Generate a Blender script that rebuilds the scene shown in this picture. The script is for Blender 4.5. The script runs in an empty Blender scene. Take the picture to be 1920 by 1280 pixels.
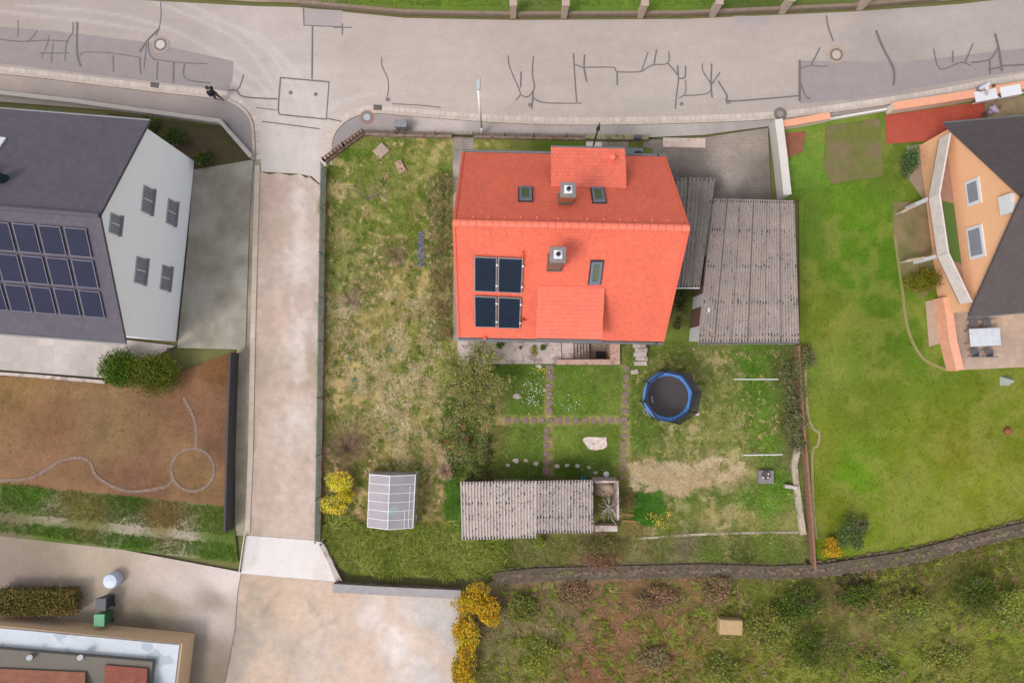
import bpy, bmesh, math, random
import numpy as np
from mathutils import Vector, Matrix, Quaternion
from mathutils.geometry import tessellate_polygon
R = math.radians
rnd = random.Random(7)
rng = np.random.default_rng(11)
S = bpy.context.scene
COL = S.collection

# ------------------------------------------------------------------ camera
H, F = 43.2, 1297.0
NX, NY = 948.0, 708.0                       # where the plumb line meets the ground in the picture
cam_d = bpy.data.cameras.new('camera'); cam = bpy.data.objects.new('camera', cam_d); COL.objects.link(cam)
cam_d.sensor_width = 36; cam_d.lens = F / 1920 * 36; cam_d.clip_end = 2000; cam_d.clip_start = 0.1
CQ = Vector(((NX-960)/F, -(NY-640)/F, -1)).normalized().rotation_difference(Vector((0, 0, -1)))
cam.rotation_mode = 'QUATERNION'; cam.rotation_quaternion = CQ; cam.location = (0, 0, H)
S.camera = cam

# ------------------------------------------------------------------ light
w = bpy.data.worlds.new('World'); S.world = w; w.use_nodes = True
nt = w.node_tree; nt.nodes.clear()
sky = nt.nodes.new('ShaderNodeTexSky'); sky.sky_type = 'NISHITA'; sky.sun_disc = False
SUN_EL, SUN_AZ = R(55), R(232)              # azimuth clockwise from north
sky.sun_elevation = SUN_EL; sky.sun_rotation = SUN_AZ; sky.dust_density = 3.0; sky.air_density = 1.2
hs = nt.nodes.new('ShaderNodeHueSaturation'); hs.inputs['Saturation'].default_value = 0.28
bg = nt.nodes.new('ShaderNodeBackground'); bg.inputs['Strength'].default_value = 0.15
wo = nt.nodes.new('ShaderNodeOutputWorld')
nt.links.new(sky.outputs[0], hs.inputs['Color']); nt.links.new(hs.outputs[0], bg.inputs[0]); nt.links.new(bg.outputs[0], wo.inputs[0])
sd = bpy.data.lights.new('sun', 'SUN'); sd.energy = 1.0; sd.angle = R(14); sd.color = (1.0, 0.94, 0.88)
so = bpy.data.objects.new('sun', sd); COL.objects.link(so); so.location = (0, 0, 60)
sdir = Vector((math.sin(SUN_AZ)*math.cos(SUN_EL), math.cos(SUN_AZ)*math.cos(SUN_EL), math.sin(SUN_EL)))
so.rotation_mode = 'QUATERNION'; so.rotation_quaternion = Vector((0, 0, -1)).rotation_difference(-sdir)
S.view_settings.view_transform = 'Standard'; S.view_settings.look = 'None'
S.view_settings.gamma = 1; S.view_settings.exposure = 0.62

# ------------------------------------------------------------------ helpers: positions
CM = CQ.to_matrix()
CMn = np.array(CM)
def ray(px, py):
    return CM @ Vector(((px-960)/F, -(py-640)/F, -1))
def P(px, py, z=0.0):                       # world point at height z seen at that spot of the photograph
    d = ray(px, py); t = (z - H) / d.z
    return Vector((d.x*t, d.y*t, z))
def on_plane(px, py, p0, n):
    d = ray(px, py); o = Vector((0, 0, H)); t = (Vector(p0)-o).dot(n) / d.dot(n)
    return o + d*t
def proj_np(X):
    d = (X - np.array([0, 0, H])) @ CMn     # inverse rotation
    return 960 + F*d[:, 0]/-d[:, 2], 640 - F*d[:, 1]/-d[:, 2]

# ------------------------------------------------------------------ helpers: colours / noise
LF = 1.42
def lin(c): return tuple(((x/255)/12.92 if x/255 <= .04045 else ((x/255+.055)/1.055)**2.4) for x in c)
def A(r, g, b, k=1.0):                      # base colour of a surface that photographs as r,g,b in this light
    return tuple(min(.9, x/LF*k) for x in lin((r, g, b)))
_tab = rng.random((256, 256))
def vnoise(x, y, s=1.0, seed=0):
    x = np.asarray(x)*s + seed*17.3 + 1000; y = np.asarray(y)*s + seed*9.1 + 1000
    xi = np.floor(x).astype(int); yi = np.floor(y).astype(int); fx = x-xi; fy = y-yi
    fx = fx*fx*(3-2*fx); fy = fy*fy*(3-2*fy)
    a = _tab[xi % 256, yi % 256]; b = _tab[(xi+1) % 256, yi % 256]; c = _tab[xi % 256, (yi+1) % 256]; d = _tab[(xi+1) % 256, (yi+1) % 256]
    return (a*(1-fx)+b*fx)*(1-fy) + (c*(1-fx)+d*fx)*fy
def fbm(x, y, s=1.0, seed=0, o=4):
    t = 0; a = .5; n = 0
    for k in range(o):
        t = t + a*vnoise(x, y, s*2**k, seed+k); n += a; a *= .55
    return t/n
def in_poly(x, y, poly):
    x = np.asarray(x); y = np.asarray(y); ins = np.zeros(x.shape, bool); n = len(poly)
    for i in range(n):
        x0, y0 = poly[i][:2]; x1, y1 = poly[(i+1) % n][:2]
        if y0 == y1: continue
        c = ((y0 > y) != (y1 > y)) & (x < (x1-x0)*(y-y0)/(y1-y0)+x0)
        ins ^= c
    return ins
def idw(px, py, samples, p=3.0):
    num = np.zeros((len(px), 3)); den = np.zeros(len(px))
    for (sx, sy, c) in samples:
        d = ((px-sx)**2+(py-sy)**2+150)**(-p/2)
        num += d[:, None]*np.array(A(*c)); den += d
    return num/den[:, None]

# ------------------------------------------------------------------ helpers: materials
MATS = {}
def M(name, col=(.5, .5, .5), rough=.85, var=.12, scale=3.0, fine=40.0, bump=.15, spec=.25, metal=0.0, vcol=False, alpha=1.0,
      spot=None, uvpat=None, emit=None, trans=0.0, fvar=None, stain=None):
    if name in MATS: return MATS[name]
    m = bpy.data.materials.new(name); m.use_nodes = True; t = m.node_tree; N = t.nodes; L = t.links
    b = N['Principled BSDF']; b.inputs['Roughness'].default_value = rough; b.inputs['Metallic'].default_value = metal
    b.inputs['Specular IOR Level'].default_value = spec; b.inputs['Alpha'].default_value = alpha
    tc = N.new('ShaderNodeTexCoord')
    if vcol:
        a = N.new('ShaderNodeAttribute'); a.attribute_name = 'Col'; src = a.outputs['Color']
    else:
        c = N.new('ShaderNodeRGB'); c.outputs[0].default_value = (*col, 1); src = c.outputs[0]
    def mul(src, fac_out, lo, hi):
        mr = N.new('ShaderNodeMapRange'); mr.inputs['From Min'].default_value = .25; mr.inputs['From Max'].default_value = .75
        mr.inputs['To Min'].default_value = lo; mr.inputs['To Max'].default_value = hi; L.new(fac_out, mr.inputs['Value'])
        v = N.new('ShaderNodeVectorMath'); v.operation = 'SCALE'; L.new(src, v.inputs[0]); L.new(mr.outputs[0], v.inputs['Scale'])
        return v.outputs[0]
    n1 = N.new('ShaderNodeTexNoise'); n1.inputs['Scale'].default_value = scale; n1.inputs['Detail'].default_value = 6; L.new(tc.outputs['Object'], n1.inputs['Vector'])
    n2 = N.new('ShaderNodeTexNoise'); n2.inputs['Scale'].default_value = fine; n2.inputs['Detail'].default_value = 3; L.new(tc.outputs['Object'], n2.inputs['Vector'])
    fv = var if fvar is None else fvar
    src = mul(src, n1.outputs['Fac'], 1-var, 1+var)
    src = mul(src, n2.outputs['Fac'], 1-fv, 1+fv)
    h = n2.outputs['Fac']
    if uvpat:                                # tiles / bricks / pavers laid out in metres on the UV map
        kind, sx, sy, depth, joint = uvpat
        br = N.new('ShaderNodeTexBrick'); uvn = N.new('ShaderNodeUVMap'); L.new(uvn.outputs[0], br.inputs['Vector'])
        br.inputs['Scale'].default_value = 1.0; br.inputs['Brick Width'].default_value = sx; br.inputs['Row Height'].default_value = sy
        br.inputs['Mortar Size'].default_value = joint; br.inputs['Mortar Smooth'].default_value = .3; br.inputs['Bias'].default_value = 0
        br.offset = .5 if kind != 'grid' else 0.0
        br.inputs['Color1'].default_value = (1, 1, 1, 1); br.inputs['Color2'].default_value = (.86, .86, .86, 1); br.inputs['Mortar'].default_value = (1-depth,)*3+(1,)
        mx = N.new('ShaderNodeMix'); mx.data_type = 'RGBA'; mx.blend_type = 'MULTIPLY'; mx.inputs[0].default_value = 1
        L.new(src, mx.inputs[6]); L.new(br.outputs['Color'], mx.inputs[7]); src = mx.outputs[2]
        inv = N.new('ShaderNodeMath'); inv.operation = 'SUBTRACT'; inv.inputs[0].default_value = 1; L.new(br.outputs['Fac'], inv.inputs[1]); h = inv.outputs[0]
    for sp in (spot or []):                  # spots: (scale, threshold, colour, amount)
        vo = N.new('ShaderNodeTexNoise'); vo.inputs['Scale'].default_value = sp[0]; vo.inputs['Detail'].default_value = 3
        mp = N.new('ShaderNodeMapping'); mp.inputs['Location'].default_value = (sp[0]*3.1, sp[1]*40, 0); L.new(tc.outputs['Object'], mp.inputs[0]); L.new(mp.outputs[0], vo.inputs['Vector'])
        mr = N.new('ShaderNodeMapRange'); mr.inputs['From Min'].default_value = sp[1]; mr.inputs['From Max'].default_value = sp[1]+.05
        mr.inputs['To Max'].default_value = sp[3]; L.new(vo.outputs['Fac'], mr.inputs['Value'])
        mx = N.new('ShaderNodeMix'); mx.data_type = 'RGBA'; L.new(mr.outputs[0], mx.inputs[0]); L.new(src, mx.inputs[6]); mx.inputs[7].default_value = (*sp[2], 1); src = mx.outputs[2]
    L.new(src, b.inputs['Base Color'])
    if bump:
        bp = N.new('ShaderNodeBump'); bp.inputs['Strength'].default_value = bump; bp.inputs['Distance'].default_value = .02
        L.new(h, bp.inputs['Height']); L.new(bp.outputs[0], b.inputs['Normal'])
    if trans:
        b.inputs['Transmission Weight'].default_value = trans
    MATS[name] = m; return m

# ------------------------------------------------------------------ helpers: meshes
class MB:
    def __init__(s): s.v = []; s.f = []; s.c = []; s.uv = {}; s.m = []; s.cc = (1, 1, 1); s.mi = 0
    def add(s, vs, fs, uv=None):
        o = len(s.v); s.v += [tuple(p) for p in vs]; s.c += [s.cc]*len(vs)
        for k, f in enumerate(fs):
            s.f.append(tuple(i+o for i in f)); s.m.append(s.mi)
            if uv: s.uv[len(s.f)-1] = uv[k]
        return s
    def np(s, V, Fc, C):
        o = len(s.v); s.v += V.tolist(); s.c += C.tolist(); s.f += (Fc+o).tolist(); s.m += [s.mi]*len(Fc); return s
    def hexa(s, b, t):                       # bottom ring, top ring (same winding, counter-clockwise from above)
        n = len(b); vs = list(b)+list(t)
        fs = [tuple(reversed(range(n))), tuple(range(n, 2*n))] + [(i, (i+1) % n, n+(i+1) % n, n+i) for i in range(n)]
        return s.add(vs, fs)
    def box(s, c, sz, rz=0.0, ax=None):
        hx, hy, hz = sz[0]/2, sz[1]/2, sz[2]/2; c = Vector(c)
        if ax is None: ca, sa = math.cos(rz), math.sin(rz); X = Vector((ca, sa, 0)); Y = Vector((-sa, ca, 0)); Z = Vector((0, 0, 1))
        else: X, Y, Z = ax
        q = lambda a, b, d: c + X*a*hx + Y*b*hy + Z*d*hz
        return s.hexa([q(-1, -1, -1), q(1, -1, -1), q(1, 1, -1), q(-1, 1, -1)], [q(-1, -1, 1), q(1, -1, 1), q(1, 1, 1), q(-1, 1, 1)])
    def bbox(s, c, sz, rz=0.0, bev=.02):     # box with bevelled top edges
        hx, hy = sz[0]/2, sz[1]/2; c = Vector(c); ca, sa = math.cos(rz), math.sin(rz)
        def ring(k, z): return [c + Vector((ca*a*(hx-k)-sa*b*(hy-k), sa*a*(hx-k)+ca*b*(hy-k), z)) for a, b in ((-1, -1), (1, -1), (1, 1), (-1, 1))]
        r0 = ring(0, -sz[2]/2); r1 = ring(0, sz[2]/2-bev); r2 = ring(bev, sz[2]/2)
        vs = r0+r1+r2; fs = [(3, 2, 1, 0), (8, 9, 10, 11)]
        for k in (0, 4): fs += [(k+i, k+(i+1) % 4, k+4+(i+1) % 4, k+4+i) for i in range(4)]
        return s.add(vs, fs)
    def bar(s, a, b, wd, ht=None):
        a = Vector(a); b = Vector(b); ht = ht or wd; X = (b-a); l = X.length
        if l < 1e-6: return s
        X = X/l; Y = Vector((0, 0, 1)).cross(X)
        Y = Y.normalized() if Y.length > 1e-3 else Vector((0, 1, 0)); Z = X.cross(Y)
        return s.box((a+b)/2, (l, wd, ht), ax=(X, Y, Z))
    def tube(s, a, b, r0, r1=None, n=6, cap=True):
        a = Vector(a); b = Vector(b); r1 = r0 if r1 is None else r1; Z = (b-a)
        if Z.length < 1e-6: return s
        Z.normalize(); X = Z.orthogonal().normalized(); Y = Z.cross(X)
        ra = [a+(X*math.cos(t)+Y*math.sin(t))*r0 for t in [2*math.pi*i/n for i in range(n)]]
        rb = [b+(X*math.cos(t)+Y*math.sin(t))*r1 for t in [2*math.pi*i/n for i in range(n)]]
        fs = [(i, (i+1) % n, n+(i+1) % n, n+i) for i in range(n)]
        if cap: fs += [tuple(reversed(range(n))), tuple(range(n, 2*n))]
        return s.add(ra+rb, fs)
    def path(s, pts, r0, r1=None, n=5):
        r1 = r0 if r1 is None else r1; k = len(pts)-1
        for i in range(k): s.tube(pts[i], pts[i+1], r0+(r1-r0)*i/k, r0+(r1-r0)*(i+1)/k, n)
        return s
    def lathe(s, c, prof, n=20, rz=0, sx=1, sy=1):
        c = Vector(c); vs = []; fs = []
        for r, z in prof:
            vs += [c+Vector((r*sx*math.cos(2*math.pi*i/n+rz), r*sy*math.sin(2*math.pi*i/n+rz), z)) for i in range(n)]
        for k in range(len(prof)-1):
            fs += [(k*n+i, k*n+(i+1) % n, (k+1)*n+(i+1) % n, (k+1)*n+i) for i in range(n)]
        fs += [tuple(reversed(range(n))), tuple((len(prof)-1)*n+i for i in range(n))]
        return s.add(vs, fs)
    def blob(s, c, r, n=8, jit=.15, seed=0):
        q = random.Random(seed); prof = []; vs = []; fs = []; c = Vector(c)
        for k in range(1, n//2+1):
            th = math.pi*k/(n//2+1)
            for i in range(n):
                ph = 2*math.pi*i/n; j = 1+q.uniform(-jit, jit)
                vs.append(c+Vector((r[0]*math.sin(th)*math.cos(ph)*j, r[1]*math.sin(th)*math.sin(ph)*j, r[2]*math.cos(th)*j)))
        rings = n//2
        for k in range(rings-1):
            fs += [((k+1)*n+i, (k+1)*n+(i+1) % n, k*n+(i+1) % n, k*n+i) for i in range(n)]
        fs += [tuple(range(n)), tuple(reversed([(rings-1)*n+i for i in range(n)]))]
        return s.add(vs, fs)
    def slab(s, q, thick, off=0.0):          # quad q (4 world points), thickened along its upward normal
        q = [Vector(p) for p in q]; n = (q[1]-q[0]).cross(q[3]-q[0]).normalized()
        if n.z < 0: q = [q[0], q[3], q[2], q[1]]; n = -n
        s.last_n = n
        return s.hexa([p+n*off for p in q], [p+n*(off+thick) for p in q])
    def build(s, name, mats, loc=(0, 0, 0), parent=None, smooth=False):
        me = bpy.data.meshes.new(name); L = Vector(loc)
        V = np.array(s.v, dtype=np.float32) - np.array(L, dtype=np.float32)
        me.from_pydata(V.tolist(), [], s.f); mats = mats if isinstance(mats, (list, tuple)) else [mats]
        for m in mats: me.materials.append(m)
        if len(mats) > 1: me.polygons.foreach_set('material_index', s.m)
        ca = me.color_attributes.new('Col', 'FLOAT_COLOR', 'POINT')
        C = np.ones((len(s.v), 4), dtype=np.float32); C[:, :3] = np.array(s.c, dtype=np.float32); ca.data.foreach_set('color', C.ravel())
        if s.uv:
            ul = me.uv_layers.new(name='UVMap')
            for fi, uvs in s.uv.items():
                p = me.polygons[fi]
                for k, li in enumerate(p.loop_indices): ul.data[li].uv = uvs[k]
        if smooth: me.polygons.foreach_set('use_smooth', [True]*len(me.polygons))
        me.update()
        o = bpy.data.objects.new(name, me); COL.objects.link(o)
        if parent is not None: o.parent = parent
        else: o.location = L
        return o

def tag(o, label, cat, group=None, kind=None):
    if label: o['label'] = label
    if cat: o['category'] = cat
    if group: o['group'] = group
    if kind: o['kind'] = kind
    return o
class Thing:
    def __init__(s, name, label, cat, loc, group=None):
        s.o = bpy.data.objects.new(name, None); s.o.empty_display_size = .2; COL.objects.link(s.o); s.o.location = loc; s.loc = Vector(loc); tag(s.o, label, cat, group)
    def part(s, name, mb, mat, parent=None, smooth=False, label=None):
        o = mb.build(name, mat, s.loc, parent or s.o, smooth)
        if label: o['label'] = label
        return o
def copy_tree(o, parent=None):
    c = o.copy(); COL.objects.link(c)
    if parent is not None: c.parent = parent
    for ch in [x for x in ALLCH(o)]: copy_tree(ch, c)
    return c
def ALLCH(o): return [x for x in COL.objects if x.parent == o]
def structure(o): o['kind'] = 'structure'; return o
def single(name, mb, mat, label, cat, loc, group=None, smooth=False):
    return tag(mb.build(name, mat, loc, None, smooth), label, cat, group)

def curve(pts, n=6):                         # Catmull-Rom through pixel points
    out = []
    for i in range(len(pts)-1):
        p0 = pts[max(i-1, 0)]; p1 = pts[i]; p2 = pts[i+1]; p3 = pts[min(i+2, len(pts)-1)]
        for k in range(n):
            t = k/n
            out.append(tuple(.5*((2*p1[j])+(-p0[j]+p2[j])*t+(2*p0[j]-5*p1[j]+4*p2[j]-p3[j])*t*t+(-p0[j]+3*p1[j]-3*p2[j]+p3[j])*t**3) for j in (0, 1)))
    return out+[tuple(pts[-1])]

def dense(name, pts, z, step, colf, mat, bumpz=0.0, skirt=0.0, holes=(), smooth=True):
    """ground sheet: outline in photograph pixels laid down at height z, cut to a grid so that it can carry surface colour"""
    W = [P(x, y, z) for x, y in pts]
    bm = bmesh.new(); vs = [bm.verts.new(p) for p in W]; f = bm.faces.new(vs)
    if f.normal.z < 0 or (bm.normal_update() or f.normal.z < 0): bmesh.ops.reverse_faces(bm, faces=[f])
    xs = [p.x for p in W]; ys = [p.y for p in W]
    bmesh.ops.triangulate(bm, faces=list(bm.faces))
    for ax, lo, hi in ((0, min(xs), max(xs)), (1, min(ys), max(ys))):
        k = math.floor(lo/step)+1
        while k*step < hi:
            co = Vector((k*step if ax == 0 else 0, k*step if ax == 1 else 0, 0)); no = Vector((1, 0, 0) if ax == 0 else (0, 1, 0))
            bmesh.ops.bisect_plane(bm, geom=bm.verts[:]+bm.edges[:]+bm.faces[:], plane_co=co, plane_no=no, dist=1e-5)
            k += 1
    if holes:
        dele = []
        for fc in bm.faces:
            c = fc.calc_center_median()
            for (x0, x1, y0, y1) in holes:
                if x0 < c.x < x1 and y0 < c.y < y1: dele.append(fc); break
        bmesh.ops.delete(bm, geom=dele, context='FACES')
    bm.normal_update()
    me = bpy.data.meshes.new(name); bm.to_mesh(me); bm.free(); me.materials.append(mat)
    n = len(me.vertices); V = np.zeros(n*3); me.vertices.foreach_get('co', V); V = V.reshape(-1, 3)
    px, py = proj_np(V)
    C = np.ones((n, 4), dtype=np.float32); C[:, :3] = np.clip(colf(px, py, V[:, 0], V[:, 1]), .005, .95)
    ca = me.color_attributes.new('Col', 'FLOAT_COLOR', 'POINT'); ca.data.foreach_set('color', C.ravel())
    ul = me.uv_layers.new(name='UVMap'); li = np.zeros(len(me.loops), dtype=np.int32); me.loops.foreach_get('vertex_index', li)
    ul.data.foreach_set('uv', V[li][:, :2].ravel().astype(np.float32))
    if bumpz:
        V[:, 2] += (fbm(V[:, 0], V[:, 1], 1.3, 3)-.5)*bumpz
        me.vertices.foreach_set('co', V.ravel())
    if smooth: me.polygons.foreach_set('use_smooth', [True]*len(me.polygons))
    me.update(); o = bpy.data.objects.new(name, me); COL.objects.link(o)
    return structure(o)

def offset_path(W, d):
    out = []
    for i, p in enumerate(W):
        a = W[max(i-1, 0)]; b = W[min(i+1, len(W)-1)]; t = (b-a); t.z = 0; t.normalize()
        out.append(p+Vector((-t.y, t.x, 0))*d)
    return out
def ribbon(mb, W, d0, d1, z0, z1):           # raised strip with flat top z1 between offsets d0<d1, UV in metres
    A0 = offset_path(W, d0); A1 = offset_path(W, d1); u = 0
    for i in range(len(W)-1):
        l = (W[i+1]-W[i]).length
        a, b, c, d = A0[i], A0[i+1], A1[i+1], A1[i]
        s = lambda p, z: Vector((p.x, p.y, z))
        mb.add([s(a, z1), s(b, z1), s(c, z1), s(d, z1)], [(0, 1, 2, 3)], [[(u, 0), (u+l, 0), (u+l, abs(d1-d0)), (u, abs(d1-d0))]])
        if z1-z0 > .001:
            mb.add([s(a, z0), s(b, z0), s(b, z1), s(a, z1)], [(0, 1, 2, 3)], [[(u, 0), (u+l, 0), (u+l, .1), (u, .1)]])
            mb.add([s(c, z0), s(d, z0), s(d, z1), s(c, z1)], [(0, 1, 2, 3)], [[(u+l, 0), (u, 0), (u, .1), (u+l, .1)]])
        u += l
    return mb

# ------------------------------------------------------------------ vegetation helpers
def leaf_cloud(mb, c, r, n, size, cols, flat=.5, shell=.35, seed=1, asp=.55):
    g = np.random.default_rng(seed); d = g.normal(size=(n, 3)); d /= np.linalg.norm(d, axis=1)[:, None]
    rad = g.random(n)**shell; lump = .78+.45*fbm(d[:, 0]*2+seed, d[:, 1]*2+d[:, 2]*2, 1.6, seed % 50)
    pos = d*(rad*lump)[:, None]*np.array(r)+np.array(c); pos[:, 2] = np.maximum(pos[:, 2], .1+.05*g.random(n))
    return leaves(mb, pos, size, cols, g, flat, asp)
def leaves(mb, pos, size, cols, g, flat=.5, asp=.55):
    n = len(pos); nrm = g.normal(size=(n, 3)); nrm[:, 2] = np.abs(nrm[:, 2])+flat; nrm /= np.linalg.norm(nrm, axis=1)[:, None]
    t = np.cross(nrm, g.normal(size=(n, 3))); t /= np.linalg.norm(t, axis=1)[:, None]; b = np.cross(nrm, t)
    s = size*(.6+.8*g.random(n))[:, None]
    V = np.stack([pos-t*s*.5, pos+b*s*asp*.5, pos+t*s*.5, pos-b*s*asp*.5], 1).reshape(-1, 3)
    Fc = np.arange(4*n).reshape(n, 4)
    cc = np.array([A(*c) for c in cols]); k = g.integers(0, len(cols), n); C = cc[k]*(.75+.5*g.random(n))[:, None]
    return mb.np(V, Fc, np.repeat(C, 4, 0))
def twigs(mb, base, n, length, rise, r=.012, seed=1, fork=2, spread=1.0, arc=.3, az=None):
    q = random.Random(seed); ends = []
    for i in range(n):
        a = q.uniform(0, 2*math.pi) if az is None else q.uniform(*az); l = length*q.uniform(.55, 1.1); up = rise*q.uniform(.5, 1.1)
        p = Vector(base)+Vector((q.uniform(-.08, .08), q.uniform(-.08, .08), 0)); pts = [p]; k = 4
        for j in range(1, k+1):
            t = j/k; a += q.uniform(-.25, .25)
            pts.append(Vector(base)+Vector((math.cos(a)*l*t*spread, math.sin(a)*l*t*spread, up*(t**(1-arc)))))
        mb.path(pts, r, r*.35, 4); ends += pts[2:]
        for f in range(fork):
            o = pts[q.choice((1, 2, 3))]; a2 = a+q.uniform(-1, 1); l2 = l*q.uniform(.25, .5)
            e = o+Vector((math.cos(a2)*l2, math.sin(a2)*l2, up*.3*q.uniform(.2, 1))); mb.tube(o, e, r*.6, r*.25, 4); ends.append(e)
    return ends
def blades(name, n, poly, z, colf, ln=(.12, .3), wd=.02, rise=.6, mat=None, label=None, cat=None, excl=(), jit=.25, alt=None, altp=.3, holes=(), dens=None):
    xs = [p[0] for p in poly]; ys = [p[1] for p in poly]; g = np.random.default_rng(abs(hash(name)) % 1000 if False else len(name)*37+n % 991)
    px = g.uniform(min(xs), max(xs), n); py = g.uniform(min(ys), max(ys), n); k = in_poly(px, py, poly)
    for e in excl: k &= ~((px > e[0]) & (px < e[1]) & (py > e[2]) & (py < e[3]) & (g.random(n) < e[4]))
    if dens is not None: k &= g.random(n) < dens(px, py)
    px = px[k]; py = py[k]; n = len(px)
    d = np.stack([(px-960)/F, -(py-640)/F, -np.ones(n)], 1) @ CMn.T; t = (z-H)/d[:, 2]; X = d[:, 0]*t; Y = d[:, 1]*t
    Z = z+(fbm(X, Y, 1.3, 3)-.5)*.08
    swirl = fbm(X, Y, .9, 5, 3)*14; a = swirl+g.normal(size=n)*.8
    l = g.uniform(ln[0], ln[1], n); h = l*rise*g.random(n)
    dx = np.cos(a); dy = np.sin(a); wv = wd*(.6+.8*g.random(n))
    b0 = np.stack([X-dy*wv/2, Y+dx*wv/2, Z-.01], 1); b1 = np.stack([X+dy*wv/2, Y-dx*wv/2, Z-.01], 1); tp = np.stack([X+dx*l, Y+dy*l, Z+.02+h], 1)
    V = np.stack([b0, b1, tp], 1).reshape(-1, 3); Fc = np.arange(3*n).reshape(n, 3)
    C = colf(px, py, X, Y)
    if alt:
        m = g.random(n) < altp; cc = np.array([A(*c) for c in alt]); C = np.where(m[:, None], .45*C+.55*cc[g.integers(0, len(alt), n)], C)
    C = C*(1+jit*g.normal(size=n))[:, None]; C = np.clip(C, .01, .8)
    mb = MB().np(V, Fc, np.repeat(C, 3, 0)); o = mb.build(name, mat); tag(o, label, cat, None, 'stuff'); return o

# ================================================================== MATERIALS
m_ground = M('ground_earth', var=.1, scale=2, fine=9, fvar=.08, vcol=True, bump=.25, spec=.05)
m_vsmooth = M('soft_ground', var=.07, scale=1.2, fine=8, fvar=.08, vcol=True, bump=.15, spec=.05)
m_grass = M('grass_blade', vcol=True, var=.05, bump=0, rough=.8, spec=.04)
m_leaf = M('leaf', vcol=True, var=.06, bump=0, rough=.7, spec=.07)
m_bark = M('bark', A(125, 108, 95), var=.2, fine=60)
m_twig = M('twig', A(150, 122, 105), var=.15)
m_asph = M('asphalt', vcol=True, spec=.1, var=.05, scale=1.6, fine=10, fvar=.1, bump=.25, rough=.9)
m_patch = M('asphalt_patch', A(158, 146, 144), var=.05, scale=1, fine=38, fvar=.08, bump=.25)
m_seal = M('sealant', A(118, 109, 111), var=.15, scale=3, fine=20, rough=.6, bump=.1)
m_pave = M('pavement_asphalt', vcol=True, spec=.1, var=.06, scale=1.5, fine=10, fvar=.1, bump=.25)
m_gutter = M('gutter_stone', A(214, 199, 190), var=.08, scale=3, uvpat=('grid', .37, 3.0, .42, .012), bump=.3)
m_kerb = M('kerb_stone', A(208, 190, 176), var=.08, scale=3, uvpat=('grid', 1.0, 3.0, .4, .012), bump=.3)
m_roof = M('orange_tile', A(250, 122, 97, 1.0), var=.06, scale=.6, fine=6, fvar=.06, uvpat=('brick', .19, .2, .16, .014), bump=.45, rough=.7, spec=.2)
m_ridge = M('ridge_tile', A(255, 132, 108), var=.05, bump=.1, rough=.65)
m_zinc = M('zinc', A(120, 122, 124), rough=.45, metal=.3, var=.1, bump=0)
m_dark = M('dark_metal', A(62, 60, 62), rough=.5, var=.1, bump=0)
m_greyf = M('grey_frame', A(118, 124, 138), rough=.45, var=.05, bump=0)
m_glass = M('roof_glass', A(92, 104, 78), rough=.12, spec=.6, var=.15, scale=2, bump=0)
m_collector = M('solar_collector', A(20, 34, 54), rough=.3, spec=.25, var=.3, scale=2.5, fine=8, bump=.05)
m_alu = M('aluminium', A(165, 158, 160), rough=.4, metal=.3, bump=0, var=.05)
m_brick = M('old_brick', A(175, 115, 92), var=.25, scale=12, fine=40, uvpat=('brick', .24, .08, .3, .012), bump=.3)
m_conc = M('concrete', A(196, 180, 174), var=.12, scale=1.6, fine=11, fvar=.12, bump=.25, spot=[(1.3, .54, A(150, 130, 122), .7), (2.6, .6, A(225, 212, 206), .6), (3.3, .63, A(120, 112, 92), .6)])
m_conc_pink = M('pink_concrete', A(196, 160, 146), var=.2, scale=3.5, fine=20, bump=.25, spot=[(2.5, .56, A(140, 118, 105), .6)])
m_conc_lt = M('pale_concrete', A(232, 224, 221), var=.05, scale=1.0, fine=9, bump=.15, spot=[(.7, .56, A(222, 205, 195), .5)])
m_plaster = M('cream_plaster', A(226, 214, 196), var=.05, bump=.1)
m_white = M('white_paint', A(232, 232, 236), var=.04, rough=.5, bump=.05)
m_etern = M('fibre_cement', A(166, 152, 146), var=.14, scale=1.2, fine=10, fvar=.22, bump=.3, spot=[(9, .66, A(85, 80, 78), .75), (14, .68, A(225, 220, 215), .7)])
m_etern_lt = M('fibre_cement_pale', A(198, 184, 177), var=.12, scale=1.5, fine=10, fvar=.2, bump=.3, spot=[(11, .63, A(120, 108, 102), .75), (16, .68, A(232, 225, 220), .6)])
m_moss = M('moss', A(70, 66, 58), var=.3, scale=20, bump=.4)
m_brown = M('brown_wood', A(120, 90, 78), var=.15, scale=4, bump=.15)
m_stone = M('field_stone', A(182, 160, 146), var=.2, scale=6, fine=30, bump=.4, spot=[(7, .58, A(150, 115, 60), .8)])
m_stepst = M('stepping_stone_mat', A(140, 118, 112), var=.2, scale=7, fine=30, bump=.4)
m_rust = M('rusty_wood', A(150, 112, 92), var=.25, scale=6, fine=30, bump=.3)
m_fgreen = M('green_wire', A(92, 116, 104), rough=.5, bump=0, var=.1)
m_oldwall = M('mossy_wall', A(150, 132, 118), var=.22, scale=3, fine=20, bump=.4, spot=[(3, .54, A(125, 90, 72), .8), (4, .6, A(110, 110, 60), .7)])
m_terra = M('terracotta_pipe', A(235, 100, 70), bump=0)
m_paver = M('driveway_paver', vcol=True, var=.05, scale=.8, fine=20, uvpat=('brick', .22, .14, .38, .02), bump=.4)
m_slateroof = M('grey_roof', A(104, 98, 108), var=.05, scale=.8, fine=10, uvpat=('brick', .3, .33, .14, .02), bump=.25)
m_darkroof = M('brown_roof', A(100, 90, 90), var=.05, scale=.8, fine=10, uvpat=('brick', .3, .33, .14, .02), bump=.25)
m_wallwhite = M('white_render', (.86, .87, .9), var=.02, bump=.05)
m_wallorange = M('orange_render', A(255, 196, 152), var=.03, bump=.05)
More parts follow.
